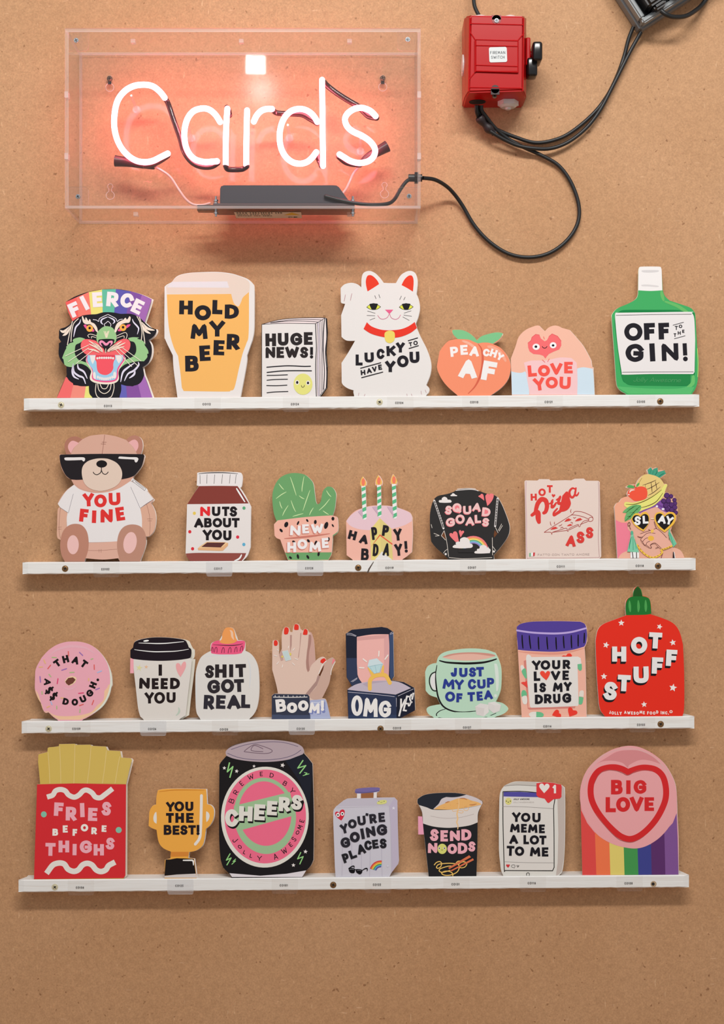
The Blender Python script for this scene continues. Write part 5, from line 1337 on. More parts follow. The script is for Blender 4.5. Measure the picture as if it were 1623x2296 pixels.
c = Card('suitcase_greeting_card', 'pale lilac suitcase greeting card with heart and rainbow stickers', 4, (740, 1750, 165), group=GROUP)
c.sheet('''120 2120 105 1900 70 900 68 700 80 640 130 575 300 440 380 400 590 385 595 285 560 265 550 215 600 180 850 155 1070 158 1100 185 1080 240 1030 265 1025 380 1420 375 1480 440 1490 1000 1515 1760 1500 1840 1350 2040 1310 2130''', 'c8c5cf', smooth=False, back=(5, 3), edge='d8d3da')
c.part('handle_gap').poly('680 285 960 265 955 385 680 392', '9a6440').part('suitcase_handle').blob('550 215* 600 180 850 155 1060 155 1100 185 1080 235* 960 262 700 285 590 288 555 265', '76689f').poly('595 288 675 288 670 465 590 465', 'e3ddd9').poly('970 262 1030 262 1025 445 960 455', 'e3ddd9')
c.line('555 255 800 265 1080 225', 22, '625a8a')
c.part('side_face').poly('380 402 1420 378 1300 570 140 605 135 578 305 442', 'c0bac6').poly('1420 378 1480 440 1490 1000 1515 1760 1500 1840 1350 2040 1330 1000 1300 570', 'bdb3c6')
c.part('ribs').lines('265 900 270 1500 260 2100/470 1300 478 1700 470 2100/690 1500 690 1800 685 2110/880 1500 880 1800 870 2110/1130 1300 1140 1800 1150 2110/1310 600 1345 1200 1370 1900', 10, 'b9b4c2').line('140 590 700 575 1290 570', 9, 'd8d5de')
c.part('heart_sticker').blob('248 882* 160 820 110 740 120 700 160 685 205 715* 225 660 280 640 318 665 320 720 300 800', 'cf2f42').ell(175, 758, 40, 46, 'f2eeec').ell(270, 735, 38, 42, 'f2eeec').ell(173, 760, 17, 18, '16131a').ell(270, 735, 17, 18, '16131a')
c.part('smiling_sticker').blob('1035 510 1045 470 1120 435 1220 430 1250 455 1235 500 1160 522 1080 525', 'd6d584').ell(1076, 463, 9, 9, '3a3438').ell(1190, 460, 9, 9, '3a3438').line('1105 475 1130 485 1155 470', 6, '6a6438')
c.part('star').star(1400, 612, 44, 'ddd9e2', 5, .45)
c.part('star').star(1272, 1890, 32, 'd6d3dc', 5, .45)
c.part('rainbow_sticker')
for k, col in enumerate(('d23f3f', 'e88a45', 'e6c64e', '4f9f5f', '5aa7d0', '5b4f9a')):
    r0 = 245 - k * 24
    c.add([[(1115 + r0 * 1.0 * math.cos(math.radians(a)), 2010 - r0 * math.sin(math.radians(a))) for a in range(84, 166, 8)] + [(1115 + (r0 - 26) * math.cos(math.radians(a)), 2010 - (r0 - 26) * math.sin(math.radians(a))) for a in range(164, 80, -8)]], col, True)
    c.L -= 1
c.L += 1
c.part('sunglasses_sticker').blob('405 1935* 480 1925 550 1950* 545 2020 510 2045 450 2035 420 2000', '17141a').blob('575 1955* 650 1955 715 1975* 700 2040 655 2070 600 2045 570 2010', '17141a').line('410 1940 480 1895 525 1890 530 1925', (16, 24, 14), '17141a').line('715 1980 760 1950 805 1938 820 1960 815 1995', (14, 26, 14), '17141a').line('545 1965 580 1970', 18, '17141a')
c.lines('430 1960 490 1955 520 1965/600 1985 640 1978 680 1990', 9, '8a8890')
VD = '34313b'
c.part('lettering').letters([('Y', 312, 1062, 165, 205, -14), ('O', 490, 955, 192, 200, 0), ('U', 695, 885, 178, 205, -6), ("'", 812, 752, 26, 60, 12), ('R', 945, 840, 155, 205, -6), ('E', 1138, 812, 140, 205, -4)], 60, VD)
c.part('lettering').letters([('G', 335, 1368, 210, 225, -8), ('O', 545, 1248, 222, 230, 0), ('I', 715, 1175, 90, 235, -10), ('N', 895, 1130, 205, 225, -10), ('G', 1140, 1088, 228, 240, -4)], 72, VD)
c.part('lettering').letters([('P', 345, 1708, 140, 205, -18), ('L', 500, 1625, 150, 190, -20), ('A', 685, 1512, 180, 215, -14), ('C', 835, 1430, 160, 210, -8), ('E', 998, 1402, 135, 195, -8), ('S', 1170, 1388, 150, 215, -4)], 60, '2c2a30')
c.done()

c = Card('noodle_pot_greeting_card', 'black instant noodle pot greeting card with chopsticks', 4, (925, 1760, 170), group=GROUP)
c.sheet('''345 1945* 250 1100 220 820 205 590* 135 430* 105 380 108 300* 250 215 500 175 900 170 1150 205* 1350 270 1500 350* 1500 400 1480 430* 1410 600 1390 800* 1385 1300 1365 1940*''', '2a2a2e', back=(-4, 2), edge='dcd3cb')
c.part('pink_envelope').poly('115 670 205 675 220 820 240 1060 120 1060', 'eb9fb8')
c.part('pot_lid').blob('108 300* 250 215 500 178 900 175 1145 205* 1000 250 850 265 720 258* 620 300 560 400 510 450 440 515* 280 480 130 415 110 370', '30343f')
c.part('pot_rim').blob('440 515* 510 450 560 400 620 300 720 258* 850 265 1000 250 1150 208* 1350 272 1490 350* 1495 400 1470 430* 1200 480 800 525', 'cdc3c5')
c.part('noodles').blob('455 520* 560 450 700 390 800 350 930 300 1000 285 1150 290 1250 330 1400 370 1480 420* 1200 475 850 525', 'e6b16c').lines('1010 290 1100 290 1165 315/1215 425 1290 425 1370 405/700 385 750 365 790 355', (10, 26), 'bf7f50').lines('660 485 690 482/940 398 985 396/1100 468 1170 455/1230 350 1270 350/800 430 812 428', (6, 14), 'cf935a')
c.part('white_band').blob('135 430* 300 480 450 530 800 530 1200 485 1475 430* 1400 600 1392 800* 1200 870 850 915 600 910 400 880 222 825* 205 590', 'd8d0cb').line('385 665 600 705 800 715 1050 690 1310 625', 8, 'b0a39f')
c.part('dangling_noodle').line('985 300 990 420 975 520 950 620 965 720 945 800 970 870 965 945', (16, 30, 18), 'e9c08a').lines('850 530 860 560 920 560 1000 545 1080 560 1060 600 980 590/1090 500 1110 540 1170 545 1200 500 1180 480', 12, 'e6b987')
c.part('lettering').letters([('S', 465, 1072, 180, 255, 3), ('E', 675, 1090, 160, 240, 0), ('N', 905, 1088, 215, 225, -1), ('D', 1150, 1068, 215, 240, 0)], 74, PK)
c.part('lettering').letters([('N', 428, 1350, 200, 215, 1), ('O', 848, 1368, 208, 218, 0), ('D', 1070, 1355, 205, 235, 0), ('S', 1268, 1318, 150, 215, 2)], 68, PK)
c.part('smiling_face').ell(632, 1368, 100, 110, 'd3d474').ell(572, 1355, 22, 26, WH).ell(682, 1355, 22, 26, WH).ell(572, 1355, 12, 15, K).ell(682, 1355, 12, 15, K).line('612 1385 630 1398 648 1385', 6, K)
c.part('noodle_strand').line('465 1710 510 1660 580 1640 620 1680 600 1750 540 1785 510 1760 560 1700 700 1680 850 1680 980 1710 990 1800 930 1880 800 1930 680 1930 620 1890 680 1850 780 1850 850 1890 860 1945', 20, 'eec068').line('930 1670 980 1630 1100 1640 1160 1690 1110 1760 1020 1770 990 1700 1060 1650 1130 1650', 18, 'eec068').line('880 1740 760 1740 600 1790 570 1840 640 1870 800 1830', 20, 'eec068')
c.part('chopstick').poly('760 1775 1210 1505 1250 1545 790 1800', 'd4704c')
c.part('chopstick').poly('810 1830 1290 1570 1310 1610 830 1850', 'd4704c')
c.done()

c = Card('phone_greeting_card', 'white phone screen greeting card with a red notification bubble', 4, (1105, 1740, 175), group=GROUP)
c.sheet('''220 2070* 170 1960 150 1800 125 1500 130 700 150 350 240 200* 400 130 550 112 905 125* 1050 130 1250 140 1400 175* 1470 220 1500 340 1500 1200 1480 1700 1440 1980 1370 2050*''', 'd9d6cf', back=(3, 2), edge='d2c8c0')
c.part('phone_side').poly('1340 480 1360 480 1380 480 1430 400 1430 190 1480 250 1495 400 1495 1200 1475 1700 1430 1980 1360 2055 1310 2070 1345 1800 1360 1200', 'bfb2aa').blob('240 205* 400 140 600 118 905 135 905 200 600 185 400 188', 'c3bdb5')
c.line('240 210 400 190 600 188 905 208', 8, '6b625c')
c.part('screen').poly('212 325 550 320 1265 390 1270 1960 240 1960', 'dad5cf')
c.line('212 325 550 318 900 345 1262 400 1262 680 1270 1200 1272 1900* 1240 1970* 800 1968 245 1965* 235 1900 210 1000 210 325', 17, '25221f')
c.part('blue_bar').poly('222 332 550 328 900 350 960 440 700 435 222 425', '524c9c')
c.part('screen_rules').lines('212 632 600 640 900 655 1258 680/250 1785 700 1800 1260 1805', 8, '8d8783')
c.part('profile_face').ell(322, 525, 68, 74, 'd8d183').ell(280, 522, 10, 11, K).ell(362, 522, 10, 11, K).ell(320, 542, 12, 8, K)
c.part('small_lettering').text('JOLLY AWESOME', 430, 482, 760, 480, 34, 7, '3a3532', gap=.15).text('JOLLYAWESOMECO', 420, 545, 855, 545, 26, 5, 'bdb6b0', gap=.2)
c.part('notification_bubble').poly('905 150 1050 130 1250 142 1420 180 1430 230 1425 430 1390 470 1260 482 1160 562 1130 550 1075 470 950 445 905 400', 'd93a3d').heart(1068, 255, 108, 'e6dfda', 2).letters([('1', 1285, 270, 90, 180, 0)], 44, 'e6dfda')
c.part('lettering').letters([('Y', 488, 855, 175, 195, 0), ('O', 682, 860, 195, 190, 0), ('U', 905, 865, 170, 195, 0)], 54, '232028')
c.part('lettering').letters([('M', 460, 1080, 200, 178, 3), ('E', 645, 1085, 120, 180, 0), ('M', 830, 1090, 195, 178, 2), ('E', 1018, 1098, 122, 180, 0)], 56, '232028')
c.part('lettering').letters([('A', 432, 1315, 178, 185, 0), ('L', 692, 1322, 115, 190, 0), ('O', 862, 1328, 195, 192, 0), ('T', 1038, 1332, 145, 185, 1)], 54, '232028')
c.part('lettering').letters([('T', 365, 1555, 158, 205, 2), ('O', 553, 1562, 195, 195, 0), ('M', 880, 1572, 215, 190, 2), ('E', 1085, 1578, 135, 190, 0)], 56, '232028')
c.part('icons').heart(313, 1870, 38, 'cf3036').line('425 1905 390 1890 388 1860 420 1845 455 1855 458 1885 440 1900 445 1918', 6, '25221f').poly('490 1858 550 1862 515 1900 505 1880', '35302c').poly('505 1866 530 1868 515 1885', 'dad5cf')
c.part('home_button').line('705 2065 698 2030 730 2010 758 2030 752 2068', 10, '25221f')
c.done()

c = Card('candy_heart_greeting_card', 'pink sweet with red heart on rainbow stripes greeting card, right end of the lowest shelf', 4, (1285, 1660, 255), group=GROUP)
c.sheet('''130 1920* 105 900 95 730* 140 540 230 380 400 220 600 120 780 80 950 100 1130 190 1280 310 1390 470 1460 650 1480 900* 1485 1100 1500 1400 1502 1918*''', 'e4a0a3', back=(5, 2))
c.part('rainbow_stripe').poly('105 900 115 1000 200 1180 310 1320 330 1920 130 1920', 'd94a46')
for pts, col in (('310 1310 515 1440 530 1920 330 1920', 'ee744a'), ('515 1440 720 1500 732 1920 530 1920', 'dbc96d'), ('720 1500 918 1530 930 1920 732 1920', '43914d'), ('918 1530 1110 1480 1120 1920 930 1920', '3d4288'),
                 ('1110 1470 1300 1310 1315 1920 1120 1920', '593066'), ('1300 1310 1420 1180 1475 1040 1490 1400 1502 1920 1315 1920', '7d5390')):
    c.part('rainbow_stripe').poly(pts, col)
c.part('round_sweet').blob('98 735 115 620 170 480 270 335 400 220 560 130 720 88 860 85 1000 120 1150 200 1290 320 1400 490 1465 680 1478 880 1450 1050 1370 1230 1230 1390 1060 1500 900 1543 720 1525 540 1470 360 1360 230 1200 140 1030 100 870', 'e2a0a2')
c.part('sweet_rim').blob('500 170 780 100 1080 180 1300 370 1400 620 1340 480 1220 330 1040 200 800 140 620 150 420 240 220 470 150 700 160 560 240 400 360 260', 'dba6a6')
c.blob('470 250 620 165 780 140 950 150 1130 230 1250 340* 1100 290 950 280 800 350 780 390 700 320 560 290 420 300 330 340*', 'd08789')
c.part('heart_outline').line('780 452* 700 410 600 385 480 392 360 440 275 560 248 700 265 850 340 1010 460 1170 600 1310 700 1380 810 1408 930 1370 1060 1270 1180 1130 1270 970 1320 820 1320 660 1275 510 1180 420 1050 390 930 400', 86, 'cd292b', closed=True)
c.part('heart_shadow').lines('300 620 360 500 460 430 600 432 700 465 780 498 900 440 1000 425 1140 438/320 1040 460 1230 620 1390 720 1440 830 1455 930 1420 1010 1370', (4, 11), 'a55a5a')
c.part('lettering').letters([('B', 622, 668, 165, 208, 0), ('I', 787, 668, 80, 195, 0), ('G', 952, 665, 180, 195, 0)], 62, 'cd292b')
c.part('lettering').letters([('L', 535, 918, 145, 215, 0), ('O', 712, 915, 200, 210, 0), ('V', 905, 912, 190, 205, 0), ('E', 1085, 910, 135, 195, 0)], 62, 'cd292b')
c.done()

# ================================================================== price-code tapes on the shelf edges


def film(name, color, alpha, rough=.15, spec_mix=.08):
    """thin clear film or sheet: mostly see-through, a little cloudy, glossy"""
    m = bpy.data.materials.new(name)
    m.use_nodes = True
    nt = m.node_tree
    nt.nodes.clear()
    out = nt.nodes.new('ShaderNodeOutputMaterial')
    tr = nt.nodes.new('ShaderNodeBsdfTransparent')
    df = nt.nodes.new('ShaderNodeBsdfDiffuse')
    gl = nt.nodes.new('ShaderNodeBsdfGlossy')
    fr = nt.nodes.new('ShaderNodeFresnel')
    fr.inputs['IOR'].default_value = 1.49
    tr.inputs['Color'].default_value = (.985, .98, .975, 1)
    df.inputs['Color'].default_value = color
    gl.inputs['Roughness'].default_value = rough
    m1 = nt.nodes.new('ShaderNodeMixShader')
    m1.inputs[0].default_value = alpha
    m2 = nt.nodes.new('ShaderNodeMixShader')
    nt.links.new(tr.outputs[0], m1.inputs[1])
    nt.links.new(df.outputs[0], m1.inputs[2])
    nt.links.new(m1.outputs[0], m2.inputs[1])
    nt.links.new(gl.outputs[0], m2.inputs[2])
    geo = nt.nodes.new('ShaderNodeNewGeometry')
    inv = nt.nodes.new('ShaderNodeMath')
    inv.operation = 'SUBTRACT'
    inv.inputs[0].default_value = 1
    mul = nt.nodes.new('ShaderNodeMath')
    mul.operation = 'MULTIPLY'
    nt.links.new(geo.outputs['Backfacing'], inv.inputs[1])
    nt.links.new(inv.outputs[0], mul.inputs[0])
    nt.links.new(fr.outputs[0], mul.inputs[1])
    nt.links.new(mul.outputs[0], m2.inputs[0])
    nt.links.new(m2.outputs[0], out.inputs['Surface'])
    return m


TAPE = film('clear_tape', (.86, .85, .84, 1), .07, .25)
TAPE_FRONT = film('clear_tape_on_wood', (.9, .89, .88, 1), .015, .35)
TAPE2 = film('glare_tape', (.86, .87, .9, 1), .36, .3)  # cloudy white colour stands in for glare on the glossier tapes
INKM = pmat('code_ink', hexlin('#3c3836'), .6)
CODES = {1: (('CO113', 242, 910), ('CO112', 463, 906), ('CO124', 661, 906), ('CO104', 895, 903), ('CO110', 1063, 901.5), ('CO121', 1230, 901), ('CO105', 1437, 900.5)),
         2: (('CO102', 236, 1276), ('CO117', 489, 1275), ('CO128', 693, 1274), ('CO119', 873, 1273), ('CO107', 1058, 1272.5), ('CO111', 1257, 1270), ('CO118', 1434, 1268.5)),
         3: (('CO109', 171, 1634), ('CO126', 341, 1634.5), ('CO120', 502, 1635.5), ('CO130', 674, 1634), ('CO115', 890, 1632.5), ('CO127', 1047, 1631), ('CO114', 1227, 1628.5), ('CO103', 1437, 1625)),
         4: (('CO106', 179, 1990), ('CO125', 402, 1986), ('CO101', 636, 1985), ('CO122', 845, 1983.5), ('CO131', 1021, 1982.5), ('CO116', 1192, 1980), ('CO108', 1409, 1980.5))}
SHN = {1: 'top', 2: 'second', 3: 'third', 4: 'lowest'}
for row, lst in CODES.items():
    xa, ya, xb, yb, hh = SHELF[row]
    for code, cx, cy in lst:
        top = ya + (yb - ya) * (cx - xa) / (xb - xa)
        bot = top + hh
        d = SH_D + .0007
        c3 = W(cx, bot, d)
        rt = root('tape_label', 'clear tape label with the code %s on the edge of the %s shelf' % (code, SHN[row]), 'label', c3, 'code labels taped to the shelf edges')
        sl = (yb - ya) / (xb - xa)
        V, F = [], []
        # strip on the front face, then a flap hanging a little below the shelf
        glare = code in ('CO117', 'CO128', 'CO130', 'CO126', 'CO125')
        L_, R_ = cx - 27, cx + 32
        P = [(L_, top + 1 + sl * -27), (R_, top + 1 + sl * 32), (R_, bot + sl * 32), (L_, bot + sl * -27)]
        V += [W(x, y, d) for x, y in P]
        F.append((3, 2, 1, 0))
        Q = [(R_, bot + sl * 32), (R_ - 1, bot + 5.5), (R_ - 4, bot + 7), (L_ + 4, bot + 7.5), (L_ + 1, bot + 5.5), (L_, bot + sl * -27)]
        b = len(V)
        V += [W(x, y, d if j in (0, 5) else d - .002) for j, (x, y) in enumerate(Q)]
        F.append(tuple(range(b, b + 6)))
        make_obj('tape', V, F, [TAPE2 if glare else TAPE_FRONT, TAPE2 if glare else TAPE], [0, 1], rt)
        V, F = [], []
        for ch, x, y, w, r in text_layout(code, cx - 9, cy, cx + 9, cy + sl * 18, 4.9, .22):
            for g in letter_polys(ch, x, y, w, 4.9, .85, r):
                for poly in g:
                    b = len(V)
                    V += [W(px_, py_, d + .0001) for px_, py_ in poly]
                    F.append(tuple(range(b, b + len(poly))))
        make_obj('lettering', V, F, [INKM], None, rt)

# crack in the second shelf
V = [W(x, y, SH_D + .0004) for x, y in ((837, 1259), (838, 1260), (829, 1276), (826, 1284), (822, 1285), (826, 1275))]
sh2 = [o for o in scene.objects if o.name.startswith('wooden_shelf')][1]
make_obj('crack', V, [(0, 1, 2, 3, 4, 5)], [pmat('crack_dark', hexlin('#57493f'), .8)], None, sh2)

# ================================================================== neon sign in its clear acrylic box
scene.cycles.transparent_max_bounces = 24
ACR = film('clear_acrylic', (.9, .86, .84, 1), .008, .03)
ACR_BACK = film('clear_acrylic_back', (.9, .84, .82, 1), .008, .11)
EDGE = film('acrylic_edge', (.92, .80, .78, 1), .32, .2)  # pale pink colour stands in for neon light piped to the edges
NEON = pmat('neon_glow', (.9, .5, .5, 1), .4, emit=((1.0, .19, .26), 19.0))
DARKGLASS = pmat('black_painted_glass', hexlin('#3a1418'), .12, spec=.8)
BLACKP = pmat('black_plastic', hexlin('#1d1b1c'), .35)
BLACKR = pmat('black_rubber', hexlin('#191a1b'), .42)
STEEL = pmat('zinc_screw', hexlin('#b9c0c6'), .25, .9)

BD = .10
bx0, bx1 = W(178, 0)[0], W(936, 0)[0]
bz1, bz0 = W(0, 118)[2], W(0, 502)[2]
NS = root('neon_sign', 'pink lit neon sign reading cards in a clear acrylic box on the wall', 'neon sign', ((bx0 + bx1) / 2, -BD / 2, bz0))


def panel(name, lo, hi, thin, mat, mat_edge=EDGE):
    bm = bmesh.new()
    bm_box(bm, lo, hi)
    for f in bm.faces:
        f.material_index = 0 if abs(f.normal[thin]) > .9 else 1
    return bm_obj(name, bm, [mat, mat_edge], NS)


T = .004
panel('front_panel', (bx0, -BD, bz0), (bx1, -BD + T, bz1), 1, ACR)
panel('back_panel', (bx0 + T, -.006, bz0 + T), (bx1 - T, -.003, bz1 - T), 1, ACR_BACK)
panel('top_panel', (bx0, -BD + T, bz1 - T), (bx1, -.001, bz1), 2, ACR)
panel('bottom_panel', (bx0, -BD + T, bz0), (bx1, -.001, bz0 + T), 2, ACR)
panel('side_panel', (bx0, -BD + T, bz0 + T), (bx0 + T, -.001, bz1 - T), 0, ACR)
panel('side_panel', (bx1 - T, -BD + T, bz0 + T), (bx1, -.001, bz1 - T), 0, ACR)
# joint tabs along the box edges
for x, y in ((312, 118), (548, 118), (784, 118), (318, 502), (784, 502)):
    c3 = W(x, y, 0)
    bm = bmesh.new()
    bm_box(bm, (c3[0] - .003, -.056, (bz1 - T - .0004) if y < 300 else bz0 - .0004), (c3[0] + .003, -.048, (bz1 + .0004) if y < 300 else bz0 + T + .0004))
    bm_obj('joint_tab', bm, EDGE, NS)
for side in (0, 1):
    for zz in (212, 350):
        z = W(0, zz, BD)[2]
        xx = bx0 if side == 0 else bx1 - T
        bm = bmesh.new()
        bm_box(bm, (xx - .0004, -BD - .0004, z - .004), (xx + T + .0004, -BD + .010, z + .004))
        bm_obj('joint_tab', bm, EDGE, NS)


def screw_head(name, c, r, mat, parent, ang=.6, normal=(0, -1, 0)):
    bm = bmesh.new()
    n = Vector(normal)
    bm_cyl(bm, Vector(c), Vector(c) + n * .0012, r, r * .92, 20, 0)
    bm_cyl(bm, Vector(c) + n * .0011, Vector(c) + n * .0018, r * .85, r * .55, 20, 0)
    for q in range(2):
        a = ang + q * math.pi / 2
        dx, dz = math.cos(a), math.sin(a)
        p = Vector(c) + n * .00195
        vs = [bm.verts.new(p + Vector((dx * l * r * .55 - dz * w * r * .13, 0, dz * l * r * .55 + dx * w * r * .13))) for l, w in ((-1, -1), (1, -1), (1, 1), (-1, 1))]
        f = bm.faces.new(vs)
        f.material_index = 1
    return bm_obj(name, bm, [mat, SLOT], parent)


# corner plates with their screws
for (x, y, sx, sy) in ((171, 91, 1, 1), (914, 89, -1, 1), (175, 441, 1, -1), (917, 440, -1, -1)):
    c3 = Vector(W(x, y, BD))
    ox = (154, 935)[sx < 0]
    oy = (71, 462)[sy < 0]
    A3 = W(ox, oy, BD - .006)
    pts = []
    w_, h_ = .0255, .0245
    rr = .006
    for (ax, az) in ((0, 0), (w_, 0)):
        pts.append((ax, az))
    for k in range(7):
        t = k / 6 * math.pi / 2
        pts.append((w_ - rr + rr * math.cos(t), h_ - rr + rr * math.sin(t)))
    pts.append((0, h_))
    V = [(A3[0] + sx * p[0], -(BD - .0055), A3[2] - sy * p[1]) for p in pts] + [(A3[0] + sx * p[0], -(BD - .0085), A3[2] - sy * p[1]) for p in pts]
    n = len(pts)
    F = [tuple(range(n)), tuple(range(2 * n - 1, n - 1, -1))] + [(i, (i + 1) % n, n + (i + 1) % n, n + i) for i in range(n)]
    make_obj('corner_plate', V, F, [ACR, EDGE], [0, 0] + [1] * n, NS)
    screw_head('screw', c3, .0032, STEEL, NS, .3 + x * .01)

# keyholes in the back panel; the two upper ones hang on wall screws
for x, y, has in ((246, 186, 1), (858, 185, 1), (247, 428, 0), (862, 425, 0)):
    c3 = Vector(W(x, y, .0065))
    bm = bmesh.new()
    for k in range(20):
        pass
    path = [(math.cos(t) * .0035, .006 + math.sin(t) * .0035) for t in [math.radians(a) for a in range(-60, 241, 20)]]
    path += [(math.cos(t) * .0055, -.006 + math.sin(t) * .0055) for t in [math.radians(a) for a in range(110, 431, 20)]]
    P3 = [c3 + Vector((p[0], 0, p[1])) for p in path] + [c3 + Vector((path[0][0], 0, path[0][1]))]
    bm_tube(bm, P3, .0005, 6)
    bm_obj('keyhole', bm, EDGE, NS)
    if has:
        screw_head('screw', c3 + Vector((0, -.0005, .0055)), .0040, pmat('dark_screw', hexlin('#6b5142'), .35, .7), NS, .2)
        bm = bmesh.new()
        bm_box(bm, c3 + Vector((-.0022, -.0006, -.002)), c3 + Vector((.0022, -.0002, .002)))
        bm_obj('screw_slot', bm, SLOT, NS)

TD = .056
TR = .0038


def path3(uv, x0, y0, k, d):
    pts = parse(uv)
    n = len(pts)
    ds = d if isinstance(d, (list, tuple)) else [d] * n
    P3 = [W(x0 + u * k, y0 + v * k, ds[min(i, len(ds) - 1)]) for i, (u, v) in enumerate(pts)]
    return crom(P3, False, 6)


def tube(name, P3, r, mat, ends=True, label=None, parent=None):
    bm = bmesh.new()
    R_ = [r] * len(P3) if not isinstance(r, list) else list(r)
    if ends:   # rounded ends
        a, b = Vector(P3[0]), Vector(P3[-1])
        ta, tb = (Vector(P3[0]) - Vector(P3[1])).normalized(), (Vector(P3[-1]) - Vector(P3[-2])).normalized()
        pre = [(a + ta * R_[0] * math.sin(t), R_[0] * math.cos(t)) for t in (1.35, 1.0, .6, .25)]
        post = [(b + tb * R_[-1] * math.sin(t), R_[-1] * math.cos(t)) for t in (.25, .6, 1.0, 1.35)]
        P3 = [p for p, _ in pre] + list(P3) + [p for p, _ in post]
        R_ = [q for _, q in pre] + R_ + [q for _, q in post]
    bm_tube(bm, P3, R_, 14)
    o = bm_obj(name, bm, mat, parent or NS, smooth=True)
    if label:
        o['label'] = label
    return o


k_ = 320 / 1623
for uv, x0 in (('655 300 600 230 520 170 420 152 300 168 190 235 110 360 80 560 98 720 150 850 230 950 330 1015 430 1032 520 1018 600 980 690 935', 240),
               ('1285 575 1230 490 1160 435 1080 422 980 455 910 550 880 680 888 820 930 930 1000 1000 1100 1030 1180 1028 1250 1022', 240),
               ('1368 425 1356 600 1350 830 1350 1058', 240),
               ('1592 445 1588 600 1584 830 1583 1065', 240),
               ('45 570 80 500 130 450 190 428 252 428', 560),
               ('768 575 720 500 650 447 560 427 460 458 380 552 340 700 350 850 400 960 480 1030 570 1050 650 1030 710 980 755 920', 560),
               ('822 98 825 400 828 700 832 1075', 560),
               ('1430 508 1370 450 1280 416 1190 427 1110 482 1082 550 1110 630 1180 688 1280 735 1370 800 1422 880 1412 960 1350 1020 1250 1042 1150 1022 1080 982 1020 945', 560)):
    tube('lit_tube', path3(uv, x0, 160, k_, TD), TR, NEON)
dk = TD - .008
tube('dark_tube', path3('668 318 700 380 760 560 830 760 870 900 930 1000 1010 1065 1110 1090 1200 1080 1262 1040', 240, 160, k_, [TD - .004, dk, dk, dk, dk, dk, dk, dk, dk, TD - .004]), .0036, DARKGLASS)
tube('dark_tube', path3('1348 1075 1370 1112 1440 1118 1540 1112 1590 1080', 240, 160, k_, [TD, TD - .006, dk, TD - .006, TD]), .0036, DARKGLASS)
tube('dark_tube', path3('258 435 300 470 380 480 500 485 600 495 690 545 765 590', 560, 160, k_, [TD - .002, dk, dk, dk, dk, dk, TD - .003]), .0036, DARKGLASS)
tube('dark_tube', path3('840 120 900 180 1010 262 1130 338 1220 390 1290 455 1350 510 1440 530', 560, 160, k_, [TD - .004, dk, dk, dk, dk, dk, dk, TD - .004]), .0038, DARKGLASS)
tube('dark_tube', path3('762 960 790 1020 815 1075', 560, 160, k_, [TD - .004, dk, TD - .004]), .0036, DARKGLASS)
tube('dark_tube', path3('690 960 600 1020 520 1060 430 1075', 240, 160, k_, [TD - .004, dk, dk, dk]), .0036, DARKGLASS)
tube('dark_tube', path3('1010 970 1080 1030 1160 1055 1240 1060', 560, 160, k_, [TD - .004, dk, dk, dk]), .0036, DARKGLASS)
tube('dark_tube', path3('1362 410 1385 450 1395 500', 240, 160, k_, [TD - .004, dk, dk]), .0034, DARKGLASS)
# electrode sleeves
P3 = path3('92 1018 250 1035 420 1068 540 1090', 240, 160, k_, [.040, .041, .043, .045])
tube('electrode_sleeve', P3, [.0075 - .0045 * i / (len(P3) - 1) for i in range(len(P3))], pmat('sleeve', hexlin('#38151d'), .35), ends=False)
P3 = path3('1565 850 1430 925 1320 990 1240 1075', 560, 160, k_, [.040, .041, .043, .045])
tube('electrode_sleeve', P3, [.0078 - .0045 * i / (len(P3) - 1) for i in range(len(P3))], pmat('sleeve', hexlin('#38151d'), .35), ends=False)
# clear high-tension leads
WIRE = pmat('clear_lead', hexlin('#e8b3ac'), .2, spec=.8)
tube('lead_wire', crom([W(*p) for p in ((346, 374, .045), (362, 382, .045), (382, 397, .045), (400, 424, .045), (416, 446, .048), (432, 458, .05), (452, 460, .05), (470, 456, .05))], False, 6), .0016, WIRE)
tube('lead_wire', crom([W(*p) for p in ((804, 374, .045), (793, 388, .045), (785, 405, .045), (777, 422, .05), (768, 434, .055))], False, 6), .0016, WIRE)
# glass tube supports
for x, y in ((300, 225), (425, 290), (647, 290), (808, 320)):
    c3 = Vector(W(x, y, .03))
    bm = bmesh.new()
    bm_cyl(bm, (c3.x, -.0065, c3.z - .006), (c3.x, -TD + .004, c3.z), .0022, .0016, 12)
    bm_cyl(bm, (c3.x, -.0065, c3.z - .006), (c3.x, -.0085, c3.z - .006), .006, .005, 14)
    bm_obj('tube_support', bm, film('clear_support_%d' % x, (.95, .75, .72, 1), .14, .1), NS, smooth=True)

# transformer on the bottom panel
zb = bz0 + T
tx0, tx1 = W(493, 0, .085)[0], W(765, 0, .085)[0]
px0, px1 = W(478, 0, .085)[0], W(795, 0, .085)[0]
h = .0245
bm = bmesh.new()
prof = [(tx0, 0), (tx1 + .006, 0), (tx1 + .010, .004), (tx1 - .004, h - .001), (tx1 - .008, h), (tx0 + .003, h), (tx0, h - .003)]
RZ = .0045
va = [bm.verts.new((x, -.085, zb + RZ + z)) for x, z in prof]
vb = [bm.verts.new((x, -.030, zb + RZ + z)) for x, z in prof]
bm.faces.new(va)
bm.faces.new(vb[::-1])
for i in range(len(prof)):
    bm.faces.new((va[i], vb[i], vb[(i + 1) % len(prof)], va[(i + 1) % len(prof)]))
bmesh.ops.bevel(bm, geom=list(bm.edges), offset=.0012, segments=2, affect='EDGES')
bm_obj('transformer', bm, pmat('transformer_grey', hexlin('#35313a'), .38), NS)
bm = bmesh.new()
bm_box(bm, (px0, -.088, zb + .002), (px1, -.028, zb + RZ + .0005), .0006)
